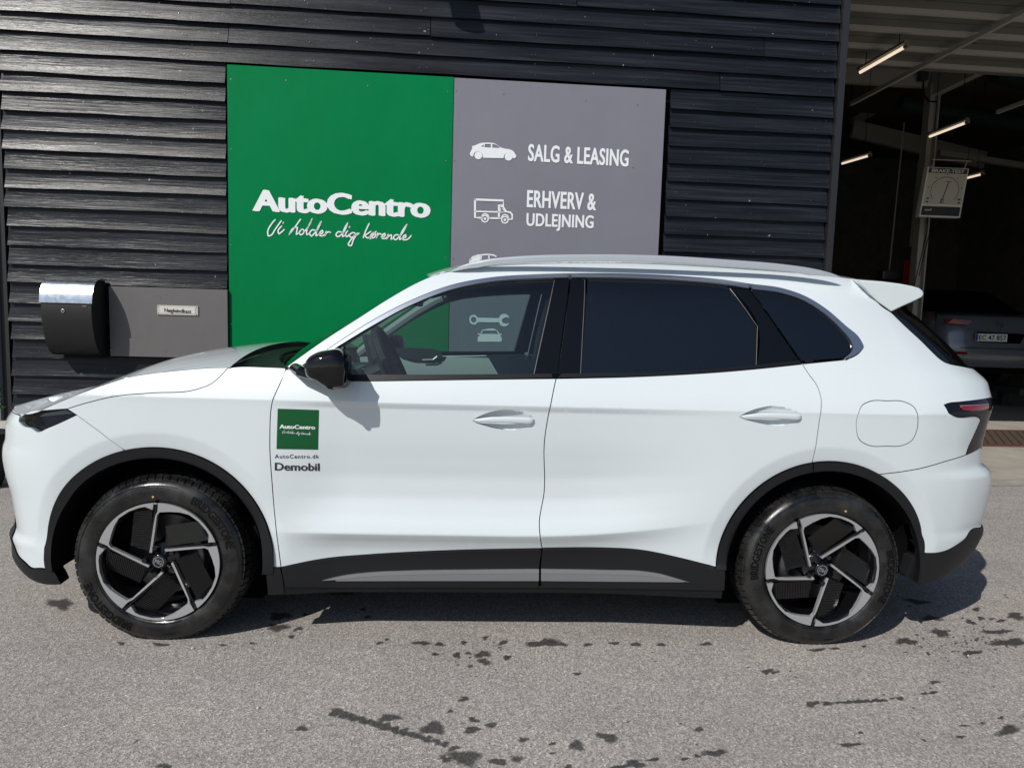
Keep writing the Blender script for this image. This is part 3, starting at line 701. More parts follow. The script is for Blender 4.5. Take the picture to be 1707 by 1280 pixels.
g = MB(); dv = B-A; l = np.linalg.norm(dv); dv /= l; sx = np.cross(dv, (0, 0, 1)); sx /= np.linalg.norm(sx); uz = np.cross(sx, dv)
g.box((A+B)/2, (l/2, .07, .24), [dv, sx, uz]); bevel(g.obj('rafter', M['beam'], sc), .004)
mb = MB(); p = at_v((1539, 118), 5.9); mb.box(p, (.07, .06, .17)); bevel(mb.obj('junction_box', M['gaugedark'], sc), .01)
mb = MB(); mb.tube([p+np.array([.02, 0, -.17]), p+np.array([.03, 0, -.38]), p+np.array([.14, 0, -.50]), p+np.array([.28, 0, -.50])], .014, 6); mb.obj('cable', M['black'], sc)
# farther rafters and ducts
for qa, qb, v, nm, m, lab, r_ in (((1420, 215), (1640, 268), 11.0, 'roof_beam', M['beam'], 'dim roof beam crossing the workshop behind the steel column, left end by the wall', .20),
                        ((1500, 160), (1420, 205), 11.5, 'roof_beam', M['beam'], 'dim sloping roof beam just right of the wall end above the low tube lamp', .10),
                        ((1565, 255), (1760, 285), 9.5, 'roof_beam', M['beam'], 'thin pale roof beam to the right of the steel column above the gauge board', .06),
                        ((1500, 172), (1760, 215), 9.0, 'air_duct', M['duct'], 'dark round duct running behind the steel column', .16),
                        ((1660, 118), (1800, 160), 8.0, 'air_duct', M['duct'], 'dark teal duct high at the right edge of the workshop', .22)):
    g = MB(); A = at_v(qa, v); B = at_v(qb, v)
    if nm == 'air_duct': g.tube([A, B], r_, 20)
    else:
        dv = B-A; l = np.linalg.norm(dv); dv /= l; sx = np.cross(dv, (0, 0, 1)); sx /= np.linalg.norm(sx); g.box((A+B)/2, (l/2, .06, r_), [dv, sx, np.cross(sx, dv)])
    tag(g.obj(nm, m), lab, 'beam' if 'beam' in nm else 'duct')
# tube lamps
for qa, qb, zz, lab in (((1434, 121), (1508, 79), 4.35, 'lit tube lamp nearest the doorway, largest and highest'), ((1550, 228), (1610, 205), 4.25, 'lit tube lamp just right of the steel column'),
                        ((1404, 273), (1448, 260), 4.15, 'lit tube lamp low beside the end of the black wall'), ((1604, 299), (1636, 291), 4.05, 'lit tube lamp peeping out right of the gauge board, smallest')):
    A = at(qa, 2, zz); B = at(qb, 2, zz); t = empty('tube_lamp', (A+B)/2+np.array([0, 0, .05]), lab, 'lamp', 'lit tube lamps in the workshop')
    dv = (B-A)/np.linalg.norm(B-A); r_ = .018
    g = MB(); g.tube([A, B], r_, 12); g.obj('tube', M['tubelight'], t)
    g = MB(); g.tube([A-dv*.02, A], r_*1.15, 12); g.tube([B, B+dv*.06], r_*1.15, 12); g.box((A+B)/2+np.array([0, 0, .045]), (np.linalg.norm(B-A)/2+.03, .03, .014), [dv, np.cross((0, 0, 1), dv), (0, 0, 1)]); g.obj('fitting', M['doorpanel'], t)
    for e in (A+dv*.1, B-dv*.1): g = MB(); g.tube([e, e+np.array([0, 0, CE-zz])], .005, 5); g.obj('suspension_wire', M['black'], t)
# brake test board
D = 5.2; quad = [at_v(q, D) for q in ((1532, 361), (1600, 363.5), (1614, 280), (1547, 278.5))]
bt = empty('brake_test_board', quad[0], 'grey BRAKE-TEST gauge board hanging on the steel column in the workshop', 'gauge')
# upright board: rectangle turned towards the camera
bl = quad[0]; ex = quad[1]-quad[0]; ez = quad[3]-quad[0]
nrm = np.cross(ex, ez); nrm /= np.linalg.norm(nrm)
if nrm[1] > 0: nrm = -nrm
def bq(x, y, o=0.0): return bl+ex*x+ez*y+nrm*o
def bpoly(name, pts, m, o=0.0, th=.02, parent=bt):
    g = MB(); g.prism([bq(x, y) for x, y in pts], nrm*(o-th), nrm*o); return g.obj(name, m, parent)
fr = bpoly('board', [(0, 0), (1, 0), (1, 1), (0, 1)], M['gauge'], 0, .10)
bpoly('header', [(.03, .885), (.97, .885), (.97, .985), (.03, .985)], M['gaugedark'], .004, .003)
bpoly('dial_face', [(.035, .26), (.965, .26), (.965, .875), (.035, .875)], mat('dial_grey', (.60, .57, .48), .5), .004, .003)
bpoly('display', [(.03, .03), (.965, .03), (.965, .215), (.03, .215)], M['gaugedark'], .004, .003)
V, F = text_mesh('BRAKE-TEST', .03); mesh('lettering', [bq(.10+.80*x, .90+.065*y, .007) for x, y in V], F, M['gauge'], bt)
g = MB(); arc = [(.5+.34*math.cos(a), .54+.27*math.sin(a)) for a in np.linspace(R(-40), R(220), 40)]
V, F = stroke_poly(arc, .012); g.add([bq(x, y, .007) for x, y in V], F)
V, F = stroke_poly([(.47, .31), (.56, .70)], .022); g.add([bq(x, y, .007) for x, y in V], F)
V, F = stroke_poly([(.49, .72), (.62, .72)], .012); g.add([bq(x, y, .007) for x, y in V], F)
V, F = stroke_poly([(.44, .29), (.52, .29), (.52, .36), (.44, .36), (.44, .29)], .016); g.add([bq(x, y, .007) for x, y in V], F)
for a in np.linspace(R(-30), R(210), 7):
    V, F = stroke_poly([(.5+.40*math.cos(a), .54+.32*math.sin(a)), (.5+.42*math.cos(a), .54+.335*math.sin(a))], .02); g.add([bq(x, y, .007) for x, y in V], F)
for x in (.11, .89):
    for y in (.30, .37): V, F = stroke_poly([(x, y), (x+.02, y)], .035); g.add([bq(x, y_, .007) for x, y_ in V], F)
g.obj('dial_marks', M['gaugedark'], bt)
g = MB(); 
for i in range(4):
    for j in range(3): V, F = stroke_poly([(.74+i*.035, .07+j*.04), (.75+i*.035, .07+j*.04)], .02); g.add([bq(x, y, .007) for x, y in V], F)
g.obj('keypad', mat('keypad_blue', (.05, .07, .2), .5), bt)
V, F = text_mesh('zwf', .02); mesh('small_lettering', [bq(.10+.17*x, .12+.045*y, .007) for x, y in V], F, M['gauge'], bt)
g = MB(); g.tube([bq(.02, 1.14, .04), bq(.98, 1.14, .04)], .009, 8); g.tube([bq(.1, 1.0, -.02), bq(.1, 1.14, .03)], .008, 6); g.tube([bq(.9, 1.0, -.02), bq(.9, 1.14, .03)], .008, 6); g.obj('top_rail', M['beam'], bt)
g = MB(); 
for x, yy in ((.25, -1.4), (.32, -1.2)): g.tube([bq(x, 0, -.04), bq(x+.05, -.25, -.04), bq(x-.02, yy, -.04)], .007, 5)
g.obj('cable', M['black'], bt)
# red two-post lift
P = at_v((1521, 440), 6.3); rl = empty('vehicle_lift', (P[0], P[1], 0), 'red post of a vehicle lift beside the steel column', 'lift')
g = MB(); g.box((P[0], P[1], 1.28), (.10, .10, 1.28)); bevel(g.obj('post', M['redpost'], rl), .01)
g = MB(); g.box((P[0]-.02, P[1]-.02, 2.66), (.12, .11, .12)); bevel(g.obj('post_cap', M['gaugedark'], rl), .01)
g = MB(); g.tube([(P[0]-.05, P[1], 2.7), (P[0]-.02, P[1], 4.3)], .035, 10); g.obj('hydraulic_rod', M['beam'], rl)
P = at_v((1483, 440), 6.8); t = empty('tool_column', (P[0], P[1], 0), 'dark red machine column left of the red lift post', 'machine')
g = MB(); g.box((P[0], P[1], 1.1), (.16, .12, 1.1)); bevel(g.obj('housing', mat('dark_red_machine', (.05, .012, .01), .5), t), .02)
g = MB(); g.box((P[0]+.05, P[1]-.05, 2.3), (.26, .12, .09)); bevel(g.obj('head', M['gaugedark'], t), .03)
g = MB(); g.tube([(P[0], P[1], 2.3), (P[0]+.12, P[1]+.1, 5.1)], .012, 6); g.obj('hose', M['beam'], t)
# ---- raised grey saloon in the workshop (rear seen)
def rear_car():
    c = at_v((1653, 563), 5.3); y0 = c[1]; x0 = at((1666, 545), 1, y0)[0]; S = (y0-CAM_C[1])
    t = empty('raised_saloon', (x0, y0+2.2, 0.42), 'slate grey saloon standing tail-out in the dark workshop, plate EC 47857', 'car')
    def zpx(y): return at((1666, y), 1, y0)[2]
    zT = zpx(531); zB = zpx(603); Wd = .92
    # tail shell: stations from tail forwards
    prof = [(0.02, zB-.10, .80), (-.02, zB, .88), (-.06, zpx(585), .91), (-.03, zpx(572), .92), (.0, zpx(560), .92), (.03, zT+.01, .88), (.12, zT+.04, .82), (.55, zT+.10, .78)]
    V = []; F = []; n = 17
    for (dy, z, hw) in prof:
        for k in range(n):
            s = -1+2*k/(n-1); x = hw*np.sign(s)*(1-(1-abs(s))**1.6); V.append((x0+x, y0+dy+.30*abs(s)**3.5, z))
    for i in range(len(prof)-1):
        for k in range(n-1): F.append((i*n+k, i*n+k+1, (i+1)*n+k+1, (i+1)*n+k))
    # flanks
    o = mesh('body', V, F, M['greycar'], t, smooth=True)
    g = MB()
    for s in (-1, 1): g.add([(x0+s*.80, y0+.32, zB-.1), (x0+s*.92, y0+.3, zB+.2), (x0+s*.90, y0+.32, zT-.05), (x0+s*.78, y0+.55, zT+.10), (x0+s*.80, y0+4.2, zB-.1), (x0+s*.92, y0+4.3, zB+.2), (x0+s*.9, y0+4.2, zT-.15), (x0+s*.78, y0+3.3, zT+.05)], [(0, 4, 5, 1), (1, 5, 6, 2), (2, 6, 7, 3)])
    g.obj('side_panel', M['greycar'], t)
    g = MB(); P = [(.78, .50, zT+.09), (.60, 1.15, zT+.50), (.56, 2.3, zT+.52), (.72, 3.4, zT+.05)]
    V = [(x0+s*a, y0+b_, z) for a, b_, z in P for s in (-1, 1)]
    mesh('rear_window', V[:4], [(0, 1, 3, 2)], M['gloss'], t); mesh('roof', V[2:6], [(0, 1, 3, 2)], M['greycar'], t)
    mesh('windscreen', V[4:8], [(0, 1, 3, 2)], M['gloss'], t)
    mesh('side_window', [V[0], V[2], V[4], V[6]], [(0, 1, 2, 3)], M['gloss'], t); mesh('side_window', [V[1], V[3], V[5], V[7]], [(0, 1, 2, 3)], M['gloss'], t)
    g = MB(); g.box((x0, y0+2.3, zB-.1), (.8, 2.0, .12)); g.obj('underbody', M['black'], t)
    # lights
    for s in (-1, 1):
        g = MB(); pts = [(x0+s*.885, y0+.115, zpx(533.5)), (x0+s*.80, y0+.04, zpx(534)), (x0+s*.52, y0-.035, zpx(536)), (x0+s*.60, y0-.035, zpx(543)), (x0+s*.86, y0+.10, zpx(541))]
        g.prism(pts, (0, -.035, 0), (0, .03, 0)); g.obj('tail_light', M['redlens'], t)
        g = MB(); g.box((x0+s*.70, y0-.06, zpx(590)), (.13, .02, .018)); g.obj('reflector', M['redlens'], t)
    g = MB(); pts = [(x0-.42, y0-.052, zpx(554)), (x0+.42, y0-.052, zpx(556)), (x0+.34, y0-.052, zpx(572)), (x0-.36, y0-.052, zpx(571))]; g.prism(pts, (0, -.006, 0), (0, .02, 0)); g.obj('plate_recess', M['gloss'], t)
    z0 = zpx(569.5); z1 = zpx(557)
    xa, xb = at((1626, 563), 1, y0-.07)[0], at((1679, 564), 1, y0-.07)[0]
    g = MB(); g.box(((xa+xb)/2, y0-.066, (z0+z1)/2), ((xb-xa)/2, .006, (z1-z0)/2)); pl = g.obj('number_plate', M['plate'], t)
    g = MB(); g.box((xa+.022, y0-.073, (z0+z1)/2), (.022, .001, (z1-z0)/2-.004)); g.obj('country_band', M['plateblue'], pl)
    V, F = text_mesh('EC 47 857', .012); mesh('lettering', [(xa+.06+(xb-xa-.08)*x, y0-.0745, z0+.022+(z1-z0-.044)*y) for x, y in V], F, M['black'], pl)
    g = MB(); g.tube([(x0+.0, y0-.03, zpx(542)), (x0+.0, y0-.02, zpx(542))], .05, 20, up=(0, 0, 1)); g.obj('badge', M['chrome'], t)
    V, F = text_mesh('SEAT', .02); mesh('lettering', [(x0-.60+.13*x, y0-.045, zpx(551)+.022*y) for x, y in V], F, M['chrome'], t)
    bpy.data.objects.remove(bpy.data.objects[t.children[-1].name])
    g = MB(); g.tube([(x0-.66, y0-.075, zpx(581)), (x0+.66, y0-.075, zpx(582))], .008, 6); g.obj('bumper_trim', M['chrome'], t)
    for s in (-1, 1):
        for yy in (.95, 3.5):
            g = MB(); g.tube([(x0+s*.62, y0+yy, zB-.15), (x0+s*.84, y0+yy, zB-.15)], .32, 28, up=(0, 0, 1)); bevel(g.obj('wheel', M['cabin'], t), .03)
    lf = empty('lift_platform', (x0, y0+2.2, 0), 'dark lift platform carrying the slate grey saloon', 'lift')
    g = MB()
    for s in (-1, 1): g.box((x0+s*.72, y0+2.2, zB-.50), (.25, 2.2, .05))
    g.obj('ramp', M['gaugedark'], lf)
    g = MB()
    for s in (-1, 1):
        for yy in (.7, 3.6): g = MB(); g.box((x0+s*.72, y0+yy, (zB-.55)/2), (.06, .06, (zB-.55)/2)); g.obj('leg', M['gaugedark'], lf)
rear_car()

# ================================================================ THE CAR
car = empty('electric_suv', (0, 0, 0), 'white electric SUV parked side-on, with green sticker and Demobil lettering on its door', 'car')
TK = [-3.0, -2.6, -2.3, -2.10, -1.95, -1.75, -1.365, -.9, 0, .9, 1.365, 1.75, 1.95, 2.1, 2.2, 2.35, 2.6, 3.0]
PX = [-2.225, -2.212, -2.168, -2.084, -1.958, -1.765, -1.365, -.9, 0, .9, 1.365, 1.75, 1.95, 2.090, 2.172, 2.240, 2.275, 2.29]
PHh = [0, .32, .56, .715, .830, .893, .920, .925, .928, .927, .925, .905, .868, .808, .745, .615, .35, 0]
fX, fH = pchip(TK, PX), pchip(TK, PHh)
gD = pchip([.10, .20, .28, .34, .385, .42, .452, .465, .482, .55, .62, .68, .75, .85, .95, .975, .99, 1.0], [.095, .068, .058, .054, .046, .032, .013, .0065, .010, .030, .042, .042, .034, .020, .011, .009, .003, 0])
gN = pchip([.10, .2, .3, .4, .5, .7, .9, .98, 1.0], [.06, .03, .018, .014, .010, .004, .002, .001, 0])
gU = pchip([1.0, 1.03, 1.10, 1.2, 1.3, 1.4, 1.48, 1.53, 1.58, 1.66], [0, .010, .040, .088, .134, .180, .224, .265, .33, .5])
xN = pchip([.10, .19, .22, .245, .28, .33, .362, .385, .41, .46, .56, .61, .66, .70, .74, .775, .85, .90, .93, 1.0, 1.1, 1.3], [.26, .12, .060, .035, .020, .022, .016, .034, .046, .042, .028, .014, .004, .0, .004, .016, .024, .055, .080, .17, .36, .7])
xR = pchip([.10, .25, .30, .36, .42, .455, .49, .52, .60, .68, .72, .745, .765, .80, .85, .90, .97, 1.0, 1.04, 1.08, 1.12, 1.16, 1.20, 1.25, 1.3, 1.4, 1.46, 1.50, 1.6], [.22, .12, .08, .035, .006, -.004, .008, .0, -.012, -.018, -.014, .010, .036, .042, .046, .038, .026, .018, .0, -.002, -.004, .024, .066, .098, .135, .225, .275, .255, .30])
WC = [(-1.365, .343), (1.365, .343)]
def shell(t, z):
    """near side outer skin: x, half width"""
    t = np.asarray(t, float); z = np.asarray(z, float); t, z = np.broadcast_arrays(t, z)
    wd = sst(-.98, -.62, t)*(1-sst(.30, .98, t))
    zc = z-np.maximum(0, t-.05)**2*.105
    rise = np.where(z < .8, zc, z)
    zq = z+(zc-z)*(1-sst(.62, .9, z))
    g = gD(zq)*wd+gN(z)*(1-wd)+gU(np.maximum(z, 1.0))
    # flares round the wheels
    for (wx, wz), rr in zip(WC, (.515, .515)):
        r = np.sqrt((t-wx)**2+(z-wz)**2); ins = 1-sst(rr-.012, rr+.004, r); ang = np.arctan2(z-wz, t-wx)
        fade = sst(-.10, .35, ang)*(1-sst(2.9, 3.3, ang)) if wx > 0 else sst(-.1, .45, ang)*(1-sst(2.9, 3.3, ang))
        dd = rr-r; g = g+np.where(dd > .009, dd, np.where(dd > -.009, (dd+.009)**2/.036, 0)).clip(0, .10)*.20*fade
    up = np.maximum(z-1.0, 0)
    g = g+up*(.14*sst(1.1, 2.1, t)+.05*sst(-.2, -1.2, t))
    wn = 1-sst(-2.25, -1.62, t); wr = sst(1.45, 2.25, t)
    x = fX(t)+xN(z)*wn-xR(z)*wr
    h = np.maximum(fH(t)-g*(1-sst(2.45, 2.9, np.abs(t))), 0.0)
    # narrow the lower corners a little
    return x, h
def P3(t, z, side=-1, off=0.0):
    x, h = shell(t, z); P = np.stack([x, side*h, np.broadcast_to(np.asarray(z, float), x.shape)], -1)
    if np.any(off): P = P+SN(t, z, side)*np.asarray(off)[..., None] if np.ndim(off) else P+SN(t, z, side)*off
    return P
def SN(t, z, side=-1):
    e = 2e-3; t = np.asarray(t, float); z = np.asarray(z, float)
    def q(a, b_): x, h = shell(a, b_); return np.stack([x, side*h, np.broadcast_to(b_, x.shape)], -1)
    du = q(t+e, z)-q(t-e, z); dv = q(t, z+e)-q(t, z-e); n = np.cross(du, dv)*(-side)*-1.0
    n = np.cross(du, dv) if side == -1 else np.cross(dv, du)
    return n/np.maximum(np.linalg.norm(n, axis=-1, keepdims=True), 1e-12)
_gt = np.linspace(-2.9, 2.9, 300); _gz = np.linspace(.12, 1.64, 160)
_T, _Z = np.meshgrid(_gt, _gz, indexing='ij'); _P = P3(_T, _Z); _Q = proj(_P); _Nn = SN(_T, _Z)
_vis = ((_Nn*(CAM_C-_P)).sum(-1) > 0.02)
_x = []
for _t in np.arange(-.98, 1.15, .012):
    for _dz in (-.020, -.012, -.005, .0, .006, .014, .022): _x.append((_t, .465+_dz+max(0, _t-.05)**2*.105))
for _w in WC:
    for _r in (.500, .507, .515, .523, .530):
        for _a in np.arange(R(-5), R(186), .012/_r): _x.append((_w[0]+_r*math.cos(_a), _w[1]+_r*math.sin(_a)))
for _t in np.arange(-1.6, 1.75, .014):
    for _z in (.972, .98, .988, .996, 1.004, 1.012): _x.append((_t, _z))
EXTRA.append(np.array(_x))
def tz(q):
    """photograph pixel -> parameters of the car's skin"""
    dd = ((_Q-np.asarray(q))**2).sum(-1); dd = np.where(_vis, dd, 1e12); i = np.unravel_index(np.argmin(dd), dd.shape)
    t, z = _T[i], _Z[i]
    for _ in range(12):
        f0 = proj(P3(t, z))-q; e = 1e-4; J = np.stack([(proj(P3(t+e, z))-q-f0)/e, (proj(P3(t, z+e))-q-f0)/e], -1)
        try: s = np.linalg.solve(J, -f0)
        except Exception: break
        l = np.linalg.norm(s); s = s*min(1, .03/max(l, 1e-9)); t2, z2 = t+s[0], z+s[1]
        if np.linalg.norm(proj(P3(t2, z2))-q) < np.linalg.norm(f0)+1e-9: t, z = t2, z2
        else: t, z = t+s[0]*.3, z+s[1]*.3
        if l < 1e-6: break
    if not (abs(t) < 3 and .1 < z < 1.7) or np.linalg.norm(proj(P3(t, z))-q) > 1.2: t, z = _T[i], _Z[i]
    return (float(t), float(z))
def T(*qs): return [tz(q) for q in qs]
def inset(lp, d):
    P = np.array(lp); n = len(P); A = np.roll(P, 1, 0); B = np.roll(P, -1, 0)
    t1 = P-A; t2 = B-P; t1 /= np.maximum(np.linalg.norm(t1, axis=1, keepdims=True), 1e-9); t2 /= np.maximum(np.linalg.norm(t2, axis=1, keepdims=True), 1e-9)
    area = 0.5*np.sum(P[:, 0]*B[:, 1]-B[:, 0]*P[:, 1]); s = 1 if area > 0 else -1
    n1 = np.stack([-t1[:, 1], t1[:, 0]], 1)*s; n2 = np.stack([-t2[:, 1], t2[:, 0]], 1)*s
    m = n1+n2; l = np.linalg.norm(m, axis=1, keepdims=True); m = m/np.maximum(l, .3); c = np.clip((m*n1).sum(1, keepdims=True), .45, 1)
    return [tuple(p) for p in P+m*d/c]
class Panel:
    def __init__(s): s.V = []; s.F = []; s.N = []
    def add(s, outline, holes=(), off=0.0, depth=0.022, sp=0.016, side=-1, gap=0.0018, disp=None, step=0.016, ang=38, raw=False, flange=True, holegap=None):
        hg = gap if holegap is None else holegap
        loops = [outline if raw else smooth_curve(outline, True, step, ang)]+[h if raw else smooth_curve(h, True, step, ang) for h in holes]
        loops = [inset(loops[0], gap) if gap else loops[0]]+[inset(l, -hg) if hg else l for l in loops[1:]]
        loops = [[tuple(p) for p in l] for l in loops]
        V2, Tr, LI = fill(loops, sp); t, z = V2[:, 0], V2[:, 1]
        o = np.full(len(t), float(off)); 
        if disp is not None: o = o+disp(t, z)
        P = P3(t, z, side, o); Nn = SN(t, z, side)
        if disp is not None:
            e = 1.5e-3
            def q(a, b_): return P3(a, b_, side, off+disp(a, b_))
            du = q(t+e, z)-q(t-e, z); dv = q(t, z+e)-q(t, z-e); Nn = np.cross(du, dv) if side == -1 else np.cross(dv, du); Nn /= np.maximum(np.linalg.norm(Nn, axis=1, keepdims=True), 1e-12)
        n0 = len(s.V); s.V += P.tolist(); s.N += Nn.tolist()
        s.F += [tuple(n0+i for i in (f if side == -1 else f[::-1])) for f in Tr]
        if flange:
            Nb = SN(t, z, side)
            for li in LI:
                m = len(li); Q = P[li]; D_ = Q-Nb[li]*depth; tg = np.roll(Q, -1, 0)-np.roll(Q, 1, 0); nn = np.cross(tg, Nb[li]); nn /= np.maximum(np.linalg.norm(nn, axis=1, keepdims=True), 1e-9)
                # point away from the panel
                cen = None; ar = sum(V2[li[i]][0]*V2[li[(i+1) % m]][1]-V2[li[(i+1) % m]][0]*V2[li[i]][1] for i in range(m))
                sg = 1 if ar > 0 else -1
                if li is not LI[0]: sg = -sg
                if side == 1: sg = -sg
                nn = nn*sg; k0 = len(s.V); s.V += Q.tolist()+D_.tolist(); s.N += nn.tolist()*2
                for i in range(m): s.F.append((k0+i, k0+(i+1) % m, k0+m+(i+1) % m, k0+m+i))
        return s
    def quad_strip(s, rows, normals=None):
        """grid of points"""
        Rr = np.array(rows); a, b_ = Rr.shape[:2]; du = np.gradient(Rr, axis=0); dv = np.gradient(Rr, axis=1); Nn = np.cross(du, dv); Nn /= np.maximum(np.linalg.norm(Nn, axis=-1, keepdims=True), 1e-12)
        flip = Nn[..., 2].mean() < 0
        if flip: Nn = -Nn
        n0 = len(s.V); s.V += Rr.reshape(-1, 3).tolist(); s.N += Nn.reshape(-1, 3).tolist()
        for i in range(a-1):
            for j in range(b_-1):
                f = (n0+i*b_+j, n0+(i+1)*b_+j, n0+(i+1)*b_+j+1, n0+i*b_+j+1); s.F.append(f[::-1] if flip else f)
        return s
    def obj(s, name, m, parent=car, **k): return mesh(name, s.V, s.F, m, parent, normals=s.N, **k)
def arc_tz(w, r, a0, a1, n=40, ez=1.0):
    return [(WC[w][0]+r*math.cos(R(a)), WC[w][1]+r*ez*math.sin(R(a))) for a in np.linspace(a0, a1, n)]
# ---- key curves
HOODLINE = T((112, 681.5), (150, 670), (191, 660.5), (252, 655), (327, 649), (352, 639.5), (372, 622), (379, 614))
KLINE = T((383, 612.5), (340, 614), (300, 617.5), (250, 623), (215, 629), (175, 641), (130, 657), (90, 674), (60, 687))
KN = KLINE+[(-2.16, .915), (-2.3, .905), (-2.6, .90), (-2.85, .90)]
AIN = T((478, 611), (540, 567), (600, 528.5), (650, 496.5), (700, 469), (716, 462))       # inner edge of the pillar
ROOFL = AIN+T((755, 451.5), (800, 445.5), (870, 440.5), (960, 438.5), (1060, 439), (1160, 443.5), (1260, 450), (1340, 456), (1400, 462), (1432, 466.5))
DLO = T((499, 612), (520, 599.5), (560, 573), (618, 536), (686, 500.5), (754, 475), (822, 462.5), (890, 458), (950, 456.2), (1070, 457.2), (1138, 460.8), (1206, 466.8), (1247, 473), (1308, 482), (1342, 494), (1376, 514.5), (1410, 543.5), (1434, 565.5), (1440, 578), (1432, 588.5), (1410, 599.5))
BELTLOW = T((1410, 599.5), (1335, 607), (1206, 619.8), (1070, 627.6), (929, 630), (800, 632.5), (700, 634), (600, 635), (545, 634), (499, 616))
FD_FRONT = T((476, 616), (466.5, 640), (454.4, 667.4), (449.8, 731), (454, 810.6), (460.5, 883.7), (468.5, 945))
FD_REAR = T((927, 631), (925, 640), (917, 679.6), (908, 731), (906.7, 822.8), (899, 874.5), (903.6, 913.5))
RD_REAR = T((1337.5, 607), (1348.5, 624), (1362, 643), (1368, 660), (1367, 694.8), (1361, 737.5), (1353.6, 771))
CL_F = T((469, 945), (521, 934), (612.8, 924), (734.6, 917.5), (903, 913.6))
CL_R = T((904, 913), (1001.8, 912.6), (1062.8, 915.7), (1138.9, 930.9), (1192, 944.6))
FUEL = T((1427.5, 712), (1431, 690), (1437, 676), (1450, 669), (1478, 668), (1508, 670), (1523, 678), (1530, 694), (1528, 718), (1520, 734), (1505, 742), (1478, 743.5), (1448, 742), (1433, 733))
HD1 = T((786.9, 700.8), (798, 694), (810, 689), (824, 685), (839.6, 683), (855, 683.6), (868.9, 685.6), (882, 689), (891, 694.5), (889, 703), (880.6, 711), (870, 715), (857, 717), (845, 716.6), (833.7, 715), (820, 712.6), (808, 709), (797, 705))
HD2 = [(a, b_) for a, b_ in T(*[(x, y) for x, y in ((1232, 694.5), (1243, 688), (1255, 683), (1270, 679), (1285, 676.5), (1300, 676.8), (1315, 679), (1328, 683), (1336.5, 688), (1334, 697), (1325, 704), (1314, 708), (1302, 709.6), (1290, 709), (1278, 707.4), (1265, 705), (1253, 702), (1242, 698))])]
HEAD = T((31.5, 702), (36, 694), (50, 687.3), (78, 684), (108, 681.6), (127.5, 691.5), (110, 700), (80, 713), (61, 719.7), (52, 713.5), (38, 709.5))
TAIL = T((1574, 675), (1580, 672.5), (1600, 670), (1633, 666.2), (1652, 662.5))
TAILB = T((1634, 745), (1610, 758), (1622, 728), (1634.5, 700), (1632, 696.6), (1591, 693.8), (1582, 689))
BUMS = T((1492, 787.5), (1530, 781.5), (1577, 768.6), (1610, 758), (1633, 747.5))
ta = TAIL[-1]; tb = TAILB[0]
TAIL_TZ = TAIL+[(2.30, 1.035), (2.30, .985), (2.24, .90), (2.215, .83)]+TAILB
GLASSB = T((1484.5, 520.5), (1528.5, 562), (1573, 603), (1588, 608))
SPOILSEAM = T((1433, 466.7), (1451, 487.5), (1484.5, 520.5))
FSEAM = T((127.5, 691.5), (160, 715), (208, 750))
def on_arc(p, w_, r_):
    a = math.atan2(p[1]-WC[w_][1], p[0]-WC[w_][0]); return (WC[w_][0]+r_*math.cos(a), WC[w_][1]+r_*math.sin(a))
_a, _b = np.array(BUMS[0]), np.array(BUMS[1]); _d = (_a-_b)/np.linalg.norm(_a-_b)
for _k in range(400):
    if math.hypot(_a[0]-WC[1][0], _a[1]-WC[1][1]) < .4555: break
    _a = _a+_d*.0005
BUMS = [tuple(_a)]+BUMS
FSEAM[2] = on_arc(FSEAM[2], 0, .455); RD_REAR[-1] = on_arc(RD_REAR[-1], 1, .455)
ARC_F = lambda r, a0, a1, n=40: arc_tz(0, r, a0, a1, n)
ARC_R = lambda r, a0, a1, n=40: arc_tz(1, r, a0, a1, n)
RO = .455
def ang_of(w, p): return math.degrees(math.atan2(p[1]-WC[w][1], p[0]-WC[w][0]))
def kink(lp):                                        # outlines made of joined smooth runs, each resampled on its own
    out = []
    for run in lp:
        c = smooth_curve(run, False, .016, 60) if len(run) > 1 else [np.array(run[0])]
        if out and np.linalg.norm(np.array(out[-1])-c[0]) < 1e-3: c = c[1:]
        out += [tuple(p) for p in c]
    if np.linalg.norm(np.array(out[0])-np.array(out[-1])) < 1e-3: out = out[:-1]
    return out
def dish(HD, dep=.020):
    H = np.array(HD); cx, cz = (H[:, 0].min()+H[:, 0].max())/2, (H[:, 1].min()+H[:, 1].max())/2; hx, hz = (H[:, 0].max()-H[:, 0].min())/2, (H[:, 1].max()-H[:, 1].min())/2
    def f(t, z):
        r = ((np.asarray(t)-cx)/hx)**2+((np.asarray(z)-cz)/hz)**2
        return -dep*np.clip(1-r, 0, 1)**.6
    return f
lowF = FD_FRONT[-1][1]
